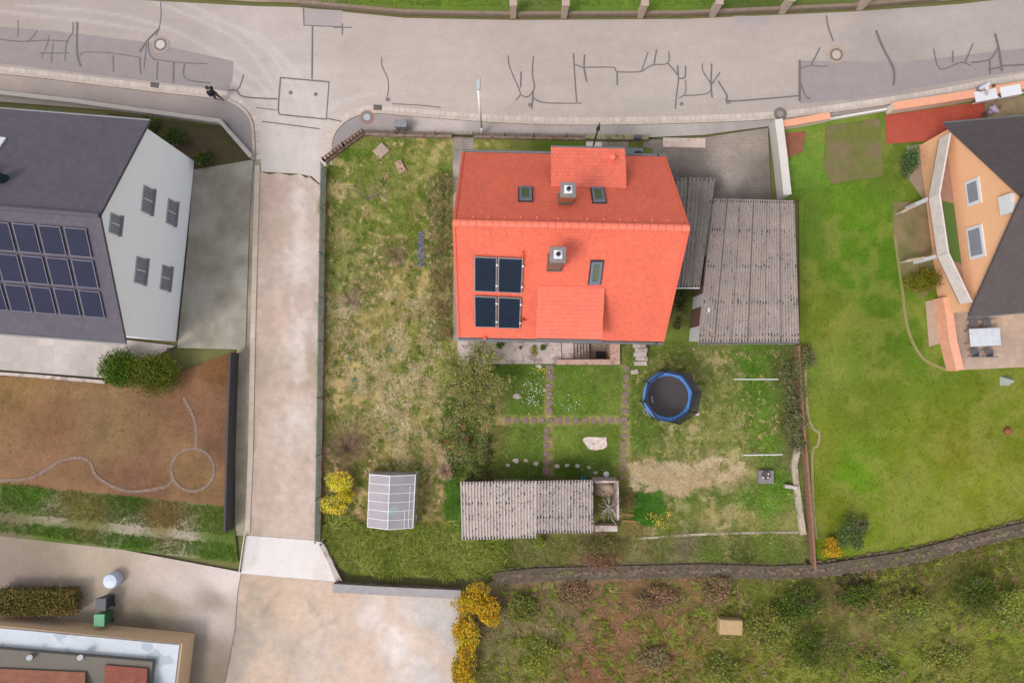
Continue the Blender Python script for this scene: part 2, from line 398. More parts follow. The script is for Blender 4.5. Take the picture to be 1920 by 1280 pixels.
m_pv = M('pv_panel', A(44, 46, 70), rough=.45, spec=.1, var=.12, scale=1, bump=0)
m_salmon = M('salmon_wall', A(238, 170, 138), var=.06, bump=.1)
m_redpave = M('red_paving', A(190, 88, 68), var=.1, scale=1.5, bump=.2)
m_yellowmat = m_leaf

# ================================================================== GROUND
def colf_const(c, c2=None, s=.5, seed=0, lo=.35, hi=.65):
    a = np.array(A(*c)); b = np.array(A(*(c2 or c)))
    def f(px, py, X, Y):
        n = np.clip((fbm(X, Y, s, seed)-lo)/(hi-lo), 0, 1)[:, None]; return a*(1-n)+b*n
    return f
# base sheet to the horizon
mb = MB(); mb.cc = A(120, 118, 75); mb.add([(-600, -600, -.12), (600, -600, -.12), (600, 600, -.12), (-600, 600, -.12)], [(0, 1, 2, 3)])
# basement pit (world rect): hole through ground sheets
pw = P(1052, 640, 0); pe = P(1143, 674, 0)
PIT = (pw.x, pe.x, pe.y, pw.y)
g = MB(); g.cc = A(120, 118, 75); x0, x1, y0, y1 = PIT[0]-.1, PIT[1]+.1, PIT[2]-.1, PIT[3]+.4
for (a, b, c, d) in ((-600, x0, -600, 600), (x1, 600, -600, 600), (x0, x1, -600, y0), (x0, x1, y1, 600)):
    g.add([(a, c, -.12), (b, c, -.12), (b, d, -.12), (a, d, -.12)], [(0, 1, 2, 3)])
structure(g.build('ground', m_ground))

# --- road
road_top = [(-400, -30), (-40, -25), (290, 2), (480, 12), (560, 14), (760, 34), (960, 38), (1280, 36), (1600, 22), (1800, 8), (1960, -10), (2300, -60)]
kerbL = curve([(-400, 88), (0, 125), (150, 142), (290, 159), (390, 170), (430, 177), (462, 194), (482, 220), (488, 255), (489, 300)], 6)
kerbR = curve([(610, 312), (609, 270), (618, 242), (640, 218), (672, 203), (705, 199), (800, 207), (960, 218), (1100, 221), (1280, 218), (1450, 210), (1600, 192), (1750, 169), (1850, 150), (1960, 130), (2300, 60)], 6)
road_poly = road_top + list(reversed(kerbR)) + [(600, 345), (585, 331), (560, 326), (489, 322)] + list(reversed(kerbL))
def stroke(px, py, pts, wd, amt):
    o = np.zeros(len(px))
    for i in range(len(pts)-1):
        a = np.array(pts[i], float); b = np.array(pts[i+1], float); d = b-a; L2 = (d**2).sum()
        t = np.clip(((px-a[0])*d[0]+(py-a[1])*d[1])/L2, 0, 1); dist = np.hypot(px-(a[0]+d[0]*t), py-(a[1]+d[1]*t))
        o = np.maximum(o, np.exp(-(dist/wd)**2))
    return o*amt
tyres = [curve(p, 5) for p in ([(290, 5), (380, 40), (450, 80), (500, 140), (535, 230), (550, 320)], [(330, 0), (430, 45), (500, 95), (545, 160), (575, 240), (585, 325)],
    [(380, 30), (470, 62), (540, 120), (570, 180)], [(480, 60), (560, 140), (600, 240)], [(380, 120), (450, 155), (500, 205), (520, 280), (525, 320)],
    [(640, 190), (600, 230), (590, 300)], [(700, 175), (620, 200), (570, 260), (560, 320)], [(0, 22), (150, 38), (290, 60)], [(420, 110), (490, 160), (525, 220), (540, 300)], [(30, 10), (200, 25), (330, 60), (440, 120)])]
road_s = [(0, 30, (178, 165, 162)), (300, 40, (180, 168, 165)), (150, 60, (180, 168, 165)), (700, 80, (184, 171, 168)), (960, 90, (186, 173, 170)), (1200, 60, (184, 172, 168)), (1500, 60, (184, 172, 168)), (1800, 60, (178, 168, 165)),
    (560, 190, (205, 193, 190)), (550, 290, (214, 205, 203)), (700, 170, (195, 183, 179)), (900, 190, (192, 180, 175)), (1200, 190, (190, 179, 174)), (450, 140, (190, 178, 176)), (1650, 150, (170, 160, 158)), (800, 130, (190, 177, 173))]
def road_col(px, py, X, Y):
    C = idw(px, py, road_s, 2.5)
    s = np.zeros(len(px))
    for t in tyres: s = np.maximum(s, stroke(px, py, t, 3.2, .30))
    s += .25*np.exp(-((px-560)/45)**2-((py-300)/40)**2)
    nz = fbm(X*.4, Y*2, 1.2, 9)
    C = C*(1+.12*(nz-.5)+.14*(fbm(X, Y*1.5, .35, 19)-.5))[:, None]*np.array([1.0, .98, .935])
    C *= (1 - .12*np.exp(-((px-548)/14)**2-((py-300)/30)**2))[:, None]
    return C*(1-s)[:, None]+s[:, None]*np.array(A(222, 212, 209))
dense('road', road_poly, 0.0, .17, road_col, m_asph)
# patches and joints in the road
def patch(pts, z, mat=m_patch, name='asphalt_patch'):
    W = [P(x, y, z) for x, y in pts]; tri = tessellate_polygon([W]); mb = MB(); mb.add(W, [tuple(t) for t in tri])
    o = mb.build(name, mat); bm = bmesh.new(); bm.from_mesh(o.data); bmesh.ops.recalc_face_normals(bm, faces=bm.faces)
    if sum(f.normal.z for f in bm.faces) < 0: bmesh.ops.reverse_faces(bm, faces=list(bm.faces))
    bm.to_mesh(o.data); bm.free(); return structure(o)
m_patch_d = M('asphalt_patch_dark', A(160, 149, 148), spec=.1, var=.06, scale=1.6, fine=10, fvar=.1, bump=.25)
patch([(-60, 46), (100, 58), (280, 80), (438, 115), (436, 150), (428, 172), (390, 166), (290, 154), (150, 137), (0, 119), (-60, 112)], .004, m_patch_d)
m_patch_l = M('asphalt_patch_light', A(176, 164, 162), var=.05, scale=1, fine=38, fvar=.06, bump=.25)
patch([(569, 16), (642, 20), (642, 50), (570, 48)], .004, m_patch_l)
patch([(1498, 114), (1700, 116), (1960, 86), (1960, 128), (1850, 143), (1600, 186), (1500, 194)], .004, m_patch_d)
patch([(1375, 30), (1440, 30), (1438, 50), (1376, 50)], .004, m_patch_l)
seal = MB()
lines = [
 [(301, 0), (302, 30), (298, 55), (292, 68)], [(298, 55), (278, 75), (262, 98)], [(278, 75), (280, 100), (290, 112)], [(34, 38), (34, 70)], [(0, 74), (50, 78), (70, 58)],
 [(50, 78), (92, 76), (130, 78)], [(92, 66), (90, 80), (78, 110)], [(137, 42), (136, 62), (125, 80), (122, 115)], [(145, 42), (145, 100), (152, 125)], [(75, 100), (130, 100)], [(100, 80), (96, 118)],
 [(152, 104), (160, 98), (210, 100), (262, 108)], [(212, 104), (213, 135)], [(262, 108), (264, 140)], [(275, 82), (270, 130)], [(290, 112), (340, 118), (390, 120)], [(296, 116), (294, 150)], [(326, 118), (325, 155)], [(346, 120), (348, 148), (395, 156)],
 [(457, 140), (450, 162), (443, 170)], [(428, 170), (443, 170), (458, 182), (520, 186)], [(480, 202), (520, 207)], [(586, 50), (585, 148)], [(642, 45), (642, 66)], [(625, 52), (660, 52)], [(570, 48), (642, 51)], [(569, 16), (570, 48)],
 [(526, 146), (617, 154)], [(617, 153), (612, 222)], [(526, 146), (522, 200), (524, 215)], [(524, 215), (612, 224)], [(492, 228), (600, 242)], [(612, 222), (640, 228)],
 [(716, 108), (716, 124), (727, 148), (728, 170), (724, 190)], [(735, 195), (790, 198), (826, 202)], [(953, 105), (955, 125), (972, 165), (975, 178), (967, 188)], [(977, 135), (976, 165)], [(975, 178), (990, 182), (1002, 164), (998, 140), (1000, 106)],
 [(998, 182), (1020, 193), (1090, 194)], [(1000, 170), (997, 205)], [(1075, 100), (1077, 135), (1081, 192)], [(1075, 120), (1094, 128), (1098, 127), (1150, 127), (1157, 135), (1200, 135), (1212, 128), (1226, 122), (1252, 119), (1254, 97)], [(1096, 103), (1095, 128), (1100, 154)],
 [(1157, 135), (1157, 160)], [(1203, 133), (1215, 98)], [(1226, 122), (1231, 93)], [(1252, 119), (1268, 138), (1272, 148), (1268, 180), (1266, 205)], [(1270, 123), (1272, 148)], [(1272, 148), (1284, 145), (1285, 124)], [(1283, 180), (1325, 176), (1333, 160), (1318, 135), (1317, 119)],
 [(1334, 120), (1333, 160), (1335, 184)], [(1272, 185), (1285, 175), (1285, 150)], [(1333, 160), (1350, 136)], [(1346, 152), (1363, 180), (1365, 190), (1430, 186), (1498, 180)], [(1363, 180), (1362, 197)], [(1499, 113), (1499, 190)], [(1502, 128), (1520, 124), (1540, 125), (1552, 124)], [(1520, 124), (1537, 90)],
 [(1549, 30), (1552, 50), (1562, 78)], [(1500, 155), (1510, 180), (1518, 186)], [(1642, 58), (1655, 90), (1675, 130), (1675, 160)], [(1750, 92), (1762, 130), (1800, 118), (1820, 124)], [(1786, 96), (1786, 118)], [(1824, 82), (1808, 120)], [(1820, 118), (1855, 112), (1870, 90)], [(1865, 64), (1872, 92), (1878, 134)], [(1878, 124), (1920, 122)], [(1855, 112), (1856, 140)], [(1852, 131), (1878, 126)]]
for li_, ln in enumerate(lines):
    W = [P(x, y, 0) for x, y in (curve(ln, 4) if len(ln) > 2 else ln)]; wd = rnd.uniform(.05, .095)
    if ln[0] in ((1642, 58), (1499, 113), (1865, 64), (145, 42), (298, 55)): wd = .14
    ribbon(seal, W, -wd/2, wd/2, .008+.0005*li_, .0081+.0005*li_)
structure(seal.build('road_crack_sealant', m_seal))

# --- gutters, kerbs, pavement
gk = MB(); kk = MB()
WL = [P(x, y, 0) for x, y in kerbL]; WR = [P(x, y, 0) for x, y in kerbR]
ribbon(gk, WL, -.34, .02, .002, .006); ribbon(gk, WR, -.34, .02, .002, .006)
ribbon(kk, WL, -.50, -.345, .0, .11); ribbon(kk, WR, -.50, -.345, .0, .11)
structure(gk.build('gutter', m_gutter)); structure(kk.build('kerb', m_kerb))
def backpx(W, d):
    V = np.array([list(p) for p in offset_path(W, d)]); a, b = proj_np(V); return list(zip(a.tolist(), b.tolist()))
pl = backpx(WL, -.49); pr = backpx(WR, -.49)
paveL = pl[6:] + [(475, 298), (425, 232), (250, 210), (-400, 160)] + pl[:6]
paveR = pr + [(2300, 100), (1960, 160), (1850, 182), (1660, 204), (1440, 237), (1320, 253), (1210, 258), (850, 252), (684, 247), (612, 305)]
pav_s = [(0, 160, (172, 158, 150)), (300, 190, (165, 152, 147)), (440, 215, (155, 145, 143)), (650, 250, (155, 147, 146)), (740, 230, (168, 156, 152)), (840, 235, (196, 182, 176)), (900, 240, (172, 160, 155)), (1000, 240, (176, 164, 158)), (1150, 240, (170, 160, 155)), (1230, 240, (182, 172, 166)), (1400, 230, (168, 158, 153)), (1700, 195, (160, 148, 142)), (1900, 150, (165, 152, 145))]
def pav_col(px, py, X, Y):
    C = idw(px, py, pav_s, 3); n = fbm(X, Y*.4, .7, 12); C = C*(1+.3*(n-.5))[:, None]
    k = (px > 771) & (px < 816) & (py > 218); C[k] = C[k]*.3+.7*np.array(A(200, 188, 182)); return C
dense('pavement', paveL, .1, .25, pav_col, m_pave, smooth=False); dense('pavement', paveR, .1, .25, pav_col, m_pave, smooth=False)

# --- lane
lane_s = [(520, 360, (205, 182, 168)), (570, 360, (212, 196, 186)), (500, 450, (202, 180, 165)), (560, 480, (215, 200, 192)), (515, 600, (204, 180, 166)), (565, 620, (214, 198, 190)), (510, 750, (206, 183, 168)), (555, 780, (216, 200, 190)), (500, 900, (205, 184, 170)), (550, 920, (212, 192, 180)), (470, 700, (185, 168, 152)), (590, 700, (190, 172, 155))]
def lane_col(px, py, X, Y):
    C = idw(px, py, lane_s, 3); n = fbm(X*2, Y*.35, 1.1, 21); C = C*(1+.22*(n-.5)+.3*(fbm(X, Y, 2.6, 23)-.5))[:, None]; s_ = np.clip((fbm(X, Y*.6, 1.1, 27)-.55)*8, 0, .5)[:, None]*np.exp(-((px-562)/22)**2)[:, None]; C = C*(1-s_)+s_*np.array(A(236, 226, 220)); s_ = np.clip((fbm(X, Y, .8, 29)-.5)*5, 0, .6)[:, None]*np.clip((486-px)/14, 0, 1)[:, None]; C = C*(1-s_)+s_*np.array(A(128, 124, 88)); C = C*np.array([.93, .91, .9])
    e = np.clip((fbm(X, Y, 1.5, 4)-.52)*8, 0, 1)*np.clip((px-(592-(py-330)*.008))/8, 0, 1); C = C*(1-e[:, None]*.8)+e[:, None]*.8*np.array(A(120, 130, 60)); return C
dense('gravel_lane', [(489, 322), (505, 327), (522, 324), (545, 329), (562, 326), (574, 334), (580, 331), (590, 340), (600, 347), (611, 318), (604, 640), (598, 1010), (592, 1014), (462, 1003), (464, 900), (470, 640), (478, 400), (480, 320)], -.01, .2, lane_col, m_ground)
for (px, py, w_, l_) in ((484, 600, .28, 22.0),):
    W = [P(483, 310, 0), P(478, 480, 0), P(474, 640, 0), P(470, 850, 0), P(464, 1000, 0)]
    e = ribbon(MB(), W, -.16, .16, -.01, .05); structure(e.build('lane_edging', m_kerb))
W = [P(x, y, 0) for x, y in ((479, 310), (472, 480), (467, 640), (461, 850), (456, 1000))]
structure(dense('verge', [(462, 300), (489, 300), (483, 480), (476, 640), (470, 850), (464, 1003), (440, 1003), (444, 640), (455, 400)], -.02, .25, colf_const((150, 142, 120), (175, 165, 145), 1.2, 3), m_vsmooth))
slab = MB(); q = [P(x, y, 0) for x, y in ((452, 1074), (630, 1090), (606, 1018), (594, 1013), (462, 1003))]
slab.hexa([p+Vector((0, 0, -.05)) for p in q], [p+Vector((0, 0, .02)) for p in q]); structure(slab.build('concrete_apron', m_conc_lt))
yard_s = [(480, 1120, (190, 170, 152)), (560, 1140, (208, 186, 168)), (640, 1200, (205, 185, 170)), (520, 1230, (198, 182, 168)), (700, 1160, (222, 205, 196)), (760, 1210, (232, 220, 214)), (700, 1260, (218, 200, 188)), (820, 1180, (200, 192, 188)), (600, 1270, (206, 188, 174)), (430, 1200, (170, 158, 145)), (840, 1260, (205, 195, 190)), (640, 1120, (212, 190, 174))]
def yard_col(px, py, X, Y):
    C = idw(px, py, yard_s, 3); n = fbm(X, Y, .8, 31); s = stroke(px, py, [(530, 1100), (490, 1150)], 3, .2)+stroke(px, py, curve([(560, 1100), (600, 1160), (610, 1200)]), 3, .15)+stroke(px, py, curve([(540, 1280), (560, 1200), (660, 1150)]), 4, .12)
    d = np.clip((fbm(X, Y, .6, 37)-.5)*5, 0, .5)[:, None]; C = C*(1+.25*(n-.5)+.25*(fbm(X, Y, 2.4, 38)-.5)-s)[:, None]; return C*(1-d)+d*np.array(A(214, 184, 162))
dense('gravel_yard', [(445, 1073), (632, 1091), (860, 1118), (872, 1340), (400, 1340), (425, 1180)], -.02, .25, yard_col, m_ground)

# --- garden ground
GARD = [(612, 305), (684, 255), (850, 258), (1210, 262), (1275, 345), (1345, 500), (1500, 640), (1500, 655), (1505, 850), (1508, 1010), (1510, 1062), (1320, 1066), (940, 1085), (870, 1084), (660, 1078), (632, 1060), (604, 1012), (606, 640)]
gs = [(660, 285, (92, 115, 42)), (740, 290, (110, 122, 58)), (790, 290, (142, 142, 82)), (690, 330, (116, 126, 62)), (640, 350, (112, 124, 58)), (650, 400, (135, 134, 84)), (720, 350, (132, 134, 80)), (720, 390, (112, 128, 58)), (800, 330, (142, 140, 86)), (830, 380, (105, 105, 58)),
 (640, 470, (142, 138, 92)), (650, 520, (118, 130, 68)), (700, 420, (120, 128, 62)), (740, 480, (122, 116, 70)), (700, 530, (128, 122, 76)), (780, 440, (115, 125, 55)), (775, 490, (105, 140, 55)), (780, 550, (165, 146, 100)), (820, 450, (108, 102, 55)), (830, 540, (128, 110, 66)), (770, 520, (150, 135, 92)), (700, 560, (125, 122, 70)),
 (650, 590, (140, 132, 88)), (730, 600, (172, 155, 108)), (680, 620, (178, 158, 114)), (770, 620, (130, 130, 70)), (640, 660, (168, 150, 105)), (700, 660, (135, 130, 78)), (640, 720, (186, 162, 124)), (700, 700, (140, 136, 80)), (660, 740, (182, 162, 120)), (780, 680, (112, 120, 58)), (720, 760, (164, 150, 102)), (770, 740, (145, 138, 85)), (640, 790, (130, 128, 76)), (720, 800, (125, 125, 68)), (800, 780, (150, 138, 94)), (830, 700, (118, 122, 62)), (850, 760, (118, 120, 68)),
 (690, 860, (140, 122, 86)), (780, 840, (165, 142, 106)), (870, 800, (104, 112, 60)), (905, 790, (150, 108, 80)), (908, 830, (118, 96, 70)), (915, 760, (110, 90, 70)), (870, 860, (92, 104, 50)), (640, 860, (150, 124, 92)), (740, 880, (112, 112, 54)), (822, 870, (172, 142, 112)), (850, 950, (66, 100, 36)), (812, 930, (150, 125, 90)), (800, 970, (168, 145, 102)), (760, 900, (118, 115, 60)), (675, 970, (165, 140, 102)), (630, 990, (82, 108, 36)),
 (680, 1030, (98, 120, 36)), (800, 1030, (100, 118, 38)), (900, 1040, (98, 112, 34)), (930, 1060, (80, 90, 32)), (1000, 1030, (132, 132, 78)), (1060, 1030, (118, 120, 60)), (1110, 1040, (150, 122, 88)), (1200, 1040, (145, 134, 88)), (1285, 1020, (140, 125, 105)), (1330, 1040, (108, 132, 50)), (1440, 1030, (112, 132, 54)), (1100, 1070, (150, 115, 88)), (1400, 1060, (90, 95, 48)),
 (960, 700, (82, 112, 36)), (990, 740, (88, 116, 40)), (970, 770, (92, 122, 42)), (1060, 700, (94, 122, 42)), (1100, 740, (98, 126, 42)), (1140, 750, (112, 130, 56)), (1070, 770, (98, 128, 42)), (960, 830, (108, 126, 52)), (1000, 850, (92, 118, 42)), (1000, 880, (80, 105, 38)), (1060, 830, (116, 134, 54)), (1140, 870, (92, 118, 42)), (1150, 820, (100, 122, 44)), (1080, 880, (70, 98, 34)), (940, 870, (98, 110, 46)),
 (1260, 660, (106, 118, 52)), (1340, 680, (126, 130, 72)), (1300, 700, (110, 120, 60)), (1410, 690, (78, 118, 30)), (1350, 730, (126, 134, 68)), (1420, 740, (84, 124, 34)), (1360, 790, (140, 142, 80)), (1330, 810, (138, 138, 78)), (1420, 790, (96, 130, 40)), (1440, 830, (98, 136, 34)), (1380, 840, (130, 138, 70)), (1210, 830, (92, 122, 44)), (1240, 860, (124, 132, 66)), (1200, 790, (98, 122, 48)),
 (1230, 895, (194, 168, 130)), (1270, 900, (188, 160, 124)), (1320, 890, (182, 156, 114)), (1370, 885, (186, 160, 118)), (1310, 860, (150, 144, 88)), (1180, 880, (140, 132, 70)), (1290, 930, (96, 122, 44)), (1350, 930, (100, 116, 54)), (1400, 940, (82, 124, 34)), (1460, 910, (80, 122, 30)), (1440, 950, (88, 130, 32)), (1330, 970, (132, 126, 70)), (1400, 972, (160, 146, 90)), (1470, 980, (145, 140, 82)), (1250, 985, (108, 118, 48)), (1200, 990, (120, 105, 60)),
 (1215, 945, (60, 118, 34)), (1480, 700, (92, 90, 56)), (1480, 800, (84, 82, 50)), (1480, 860, (110, 110, 70)), (1280, 590, (80, 92, 42)), (1270, 630, (105, 118, 52)), (1270, 560, (70, 78, 42)), (950, 270, (130, 130, 72)), (1050, 268, (92, 112, 40))]
def gard_col(px, py, X, Y, hf=True):
    C = idw(px, py, gs, 3.2)
    n = fbm(X, Y, 1.5, 40, 5); C = C*(1+.55*(n-.5))[:, None]
    west = np.clip((955-px)/50, 0, 1); east = np.clip((px-1190)/50, 0, 1)*(py > 660)*np.clip((1425-px)/40, 0, 1); wild = np.clip(west+east+.12, 0, 1)
    q1 = fbm(X+.6*fbm(X, Y, 3, 7), Y, 1.9, 51, 4); q2 = fbm(X, Y+.6*fbm(X, Y, 3, 8), 2.1, 71, 4)
    dry = np.clip(fbm(X, Y, .45, 33, 2)*1.6-.45, .15, 1)
    d = np.clip((q1-.53)*14, 0, .62)*wild*dry; C = C*(1-d[:, None])+d[:, None]*np.array(A(222, 196, 152))
    e = np.clip((q2-.54)*14, 0, .6)*np.clip(wild+.15, 0, 1); C = C*(1-e[:, None])+e[:, None]*np.array(A(84, 104, 36))
    C = C*(1+west[:, None]*np.array([.15, .13, -.02]))
    pt = np.maximum.reduce([np.exp(-((px-1029)/9)**4)*((py > 690) & (py < 895)), np.exp(-((py-788)/9)**4)*((px > 930) & (px < 1178)), np.exp(-((px-1172)/9)**4)*((py > 686) & (py < 905))])*np.clip((fbm(X, Y, 2.5, 13)-.3)*4, 0, .8)
    C = C*(1-pt[:, None])+pt[:, None]*np.array(A(172, 150, 104))
    return C
HOLE = (PIT[0]-.12, PIT[1]+.12, PIT[2]-.12, PIT[3]+.45)
dense('garden_soil', GARD, .08, .14, gard_col, m_ground, bumpz=.08, holes=[HOLE])
pathx = [(1018, 1040, 680, 890, .85), (934, 1180, 779, 797, .8), (1163, 1183, 685, 900, .7), (1092, 1138, 816, 846, 1), (848, 1300, 255, 640, 1), (860, 1162, 600, 683, 1), (1290, 1500, 370, 645, 1), (862, 1112, 898, 1010, 1), (1420, 1450, 878, 908, 1), (1188, 1215, 640, 690, .9), (1265, 1500, 250, 380, 1), (700, 730, 266, 298, 1), (740, 762, 300, 326, 1)]
blades('garden_grass', 230000, GARD, .09, gard_col, (.06, .2), .022, .5, m_grass, 'patchy green and straw coloured grass of the fenced garden', 'grass', excl=pathx, alt=[(222, 202, 150), (104, 136, 40), (130, 154, 56)], altp=.35, jit=.22,
       dens=lambda px, py: np.where((px > 945) & (px < 1180) & (py > 680) & (py < 890), .55, 1.0))
def tussocks(name, n, poly, per, ln, cols, label, seed, dens=None, wd=.03, hgt=.7):
    g = np.random.default_rng(seed); xs = [p[0] for p in poly]; ys = [p[1] for p in poly]
    px = g.uniform(min(xs), max(xs), n); py = g.uniform(min(ys), max(ys), n); k = in_poly(px, py, poly)
    for e in pathx: k &= ~((px > e[0]) & (px < e[1]) & (py > e[2]) & (py < e[3]))
    if dens is not None: k &= g.random(n) < dens(px, py)
    px = px[k]; py = py[k]; m = len(px); d = np.stack([(px-960)/F, -(py-640)/F, -np.ones(m)], 1) @ CMn.T; t = (.09-H)/d[:, 2]; X = np.repeat(d[:, 0]*t, per); Y = np.repeat(d[:, 1]*t, per); N_ = m*per
    lean = np.repeat(g.uniform(0, 6.28, m), per); a = g.uniform(0, 6.28, N_); sc = np.repeat(g.uniform(.6, 1.2, m), per); l = g.uniform(ln[0], ln[1], N_)*sc
    dx = np.cos(a)*.75+np.cos(lean)*.5; dy = np.sin(a)*.75+np.sin(lean)*.5; bx = X+g.normal(size=N_)*.05; by = Y+g.normal(size=N_)*.05; w2 = wd*(.6+.8*g.random(N_)); Z = np.full(N_, .08)
    b0 = np.stack([bx-np.sin(a)*w2/2, by+np.cos(a)*w2/2, Z], 1); b1 = np.stack([bx+np.sin(a)*w2/2, by-np.cos(a)*w2/2, Z], 1); tp = np.stack([bx+dx*l, by+dy*l, Z+l*hgt*g.random(N_)], 1)
    V = np.stack([b0, b1, tp], 1).reshape(-1, 3); cc = np.array([A(*c) for c in cols]); C = np.repeat(cc[g.integers(0, len(cols), m)], per, 0)*(1+.2*g.normal(size=N_))[:, None]
    o = MB().np(V, np.arange(3*N_).reshape(N_, 3), np.repeat(np.clip(C, .01, .8), 3, 0)).build(name, m_grass); tag(o, label, 'grass', None, 'stuff')
MEAD = [(616, 330), (690, 262), (845, 262), (835, 640), (900, 820), (850, 890), (800, 985), (690, 985), (612, 975)]
def rough(px, py): return np.clip((fbm(px/26, py/26, 1.0, 44)-.35)*3, .05, 1)*np.clip((py-280)/200, .25, 1)
tussocks('grass_tussocks', 5200, MEAD, 22, (.14, .34), [(106, 130, 44), (126, 142, 60), (88, 114, 36), (146, 150, 78), (224, 200, 156), (200, 172, 126), (184, 158, 116)], 'green and straw tussocks of the unmown western garden', 21, rough)
tussocks('grass_tussocks', 2200, [(1185, 660), (1300, 655), (1470, 660), (1450, 860), (1190, 860)], 16, (.08, .2), [(96, 124, 44), (112, 132, 58), (200, 178, 128), (180, 168, 104)], 'low tussocks in the rough east lawn', 22, lambda px, py: np.where((px-1255)**2+(py-743)**2 < 52**2, 0, np.clip((fbm(px/26, py/26, 1.0, 47)-.4)*3, .05, 1)))
tussocks('bed_groundcover', 1500, [(838, 745), (925, 750), (922, 893), (850, 893), (826, 830)], 20, (.08, .2), [(84, 108, 46), (104, 126, 58), (70, 90, 38), (128, 136, 74), (96, 110, 60)], 'leafy ground cover of the planting bed north of the shed', 27, lambda px, py: np.where(np.abs(px-910) < 7, .12, .9), wd=.045, hgt=1)
tussocks('bed_groundcover', 900, [(800, 330), (848, 320), (846, 640), (800, 640), (808, 480)], 20, (.08, .22), [(116, 130, 60), (138, 140, 74), (96, 110, 50), (182, 160, 118), (164, 142, 104), (200, 178, 136)], 'mixed brown and green ground cover beside the west path', 28, wd=.04, hgt=1)
# long dry tussocks
DRY = [(615, 560), (800, 540), (830, 640), (820, 780), (880, 850), (800, 900), (720, 850), (615, 830)]
blades('dry_grass', 26000, DRY, .1, colf_const((205, 184, 140), (226, 206, 165), 1), (.2, .42), .024, .3, m_grass, 'long bleached dry grass lying over the western garden', 'dry grass', jit=.15,
       dens=lambda px, py: np.clip((fbm(px/30, py/30, 1.0, 60)-.42)*4, 0, 1), excl=[(700, 840, 870, 900, .8)])
blades('dry_grass', 15000, [(1178, 872), (1215, 862), (1300, 872), (1330, 858), (1398, 866), (1392, 890), (1350, 905), (1300, 912), (1285, 930), (1240, 918), (1186, 920)], .1, colf_const((212, 186, 146), (226, 204, 168), 1), (.2, .42), .024, .3, m_grass, 'flattened straw strip across the lawn south of the trampoline', 'dry grass', jit=.2, dens=lambda px, py: np.clip((fbm(px/22, py/16, 1.0, 61)-.33)*5, 0, 1))
blades('tall_grass', 46000, [(606, 985), (640, 968), (690, 990), (790, 990), (850, 975), (864, 1012), (948, 1012), (945, 1072), (870, 1080), (700, 1074), (640, 1050), (612, 1020)], .12, colf_const((110, 126, 44), (144, 150, 70), .8, 3), (.28, .6), .04, .6, m_grass,
       'tall lush green grass bank south of the greenhouse', 'tall grass', jit=.4, alt=[(160, 170, 78), (62, 84, 24), (180, 172, 110)], altp=.4)
blades('tall_grass', 9000, [(835, 900), (862, 898), (862, 1000), (840, 990)], .1, colf_const((90, 130, 48), (110, 148, 60), .8, 3), (.2, .4), .03, .8, m_grass, 'dark green grass clump beside the west end of the corrugated shed', 'tall grass', jit=.25)
blades('lush_grass', 12000, [(1192, 925), (1235, 922), (1245, 960), (1225, 985), (1190, 975)], .1, colf_const((80, 132, 46), (100, 148, 58), .8, 3), (.15, .3), .03, 1, m_grass, 'bright green grass mound beside the yellow daffodils', 'grass', jit=.2)
blades('rough_grass', 26000, [(945, 1012), (1180, 1008), (1290, 1005), (1505, 1000), (1508, 1062), (1320, 1066), (945, 1078)], .1, gard_col, (.2, .45), .028, .5, m_grass, 'rough grass strip along the southern garden boundary', 'rough grass', jit=.25, alt=[(200, 180, 130), (110, 140, 50)], altp=.3)

# --- neighbours' ground
lawn_s = [(1500, 300, (110, 150, 55)), (1520, 420, (98, 128, 45)), (1600, 400, (98, 140, 35)), (1560, 600, (112, 130, 42)), (1620, 520, (86, 128, 30)), (1660, 620, (88, 120, 32)), (1560, 700, (120, 142, 55)), (1620, 760, (108, 128, 40)), (1700, 850, (118, 138, 38)), (1850, 780, (112, 132, 36)), (1850, 900, (128, 142, 44)), (1600, 880, (104, 146, 34)), (1700, 960, (122, 142, 45)), (1560, 950, (112, 128, 36)), (1800, 850, (120, 128, 36)), (1740, 640, (100, 132, 40)), (1660, 300, (104, 128, 48)), (1640, 1000, (118, 140, 40)), (1540, 850, (128, 142, 48)), (1900, 960, (120, 134, 42))]
def lawn_col(px, py, X, Y):
    C = idw(px, py, lawn_s, 3); C = C*(1+.3*(fbm(X, Y, .5, 81)-.5)+.2*(fbm(X, Y, 2.2, 82)-.5))[:, None]; d = np.clip((fbm(X, Y, .8, 85)-.5)*4, 0, .4)[:, None]; return (C*(1-d)+d*np.array(A(152, 156, 76)))*np.array([1.02, .93, 1.0])
LAWN = [(1460, 240), (1545, 228), (1660, 205), (2300, 90), (2300, 920), (1960, 985), (1700, 1035), (1520, 1062), (1512, 850), (1500, 650), (1498, 375), (1462, 375)]
dense('neighbour_lawn_soil', LAWN, .05, .3, lawn_col, m_vsmooth, bumpz=.05)
blades('neighbour_lawn', 110000, [(1505, 375), (1462, 375), (1462, 265), (1540, 240), (1700, 260), (1700, 560), (1780, 700), (2000, 680), (2000, 960), (1700, 1020), (1530, 1055), (1516, 850), (1505, 650)], .06, lawn_col, (.05, .13), .022, .5, m_grass, 'smooth bright green mown lawn of the orange house', 'lawn', jit=.2, alt=[(150, 158, 80), (80, 118, 36)], altp=.12)
dense('soil_bed', [(1548, 236), (1650, 222), (1656, 330), (1560, 345), (1545, 320)], .09, .3, colf_const((132, 116, 88), (115, 118, 62), 1.0, 5), m_ground, bumpz=.08)
dense('soil_bed', [(1462, 252), (1512, 246), (1505, 285), (1490, 292), (1464, 296)], .09, .3, colf_const((165, 92, 78), (150, 100, 80), 1.5, 5), m_ground, bumpz=.05)
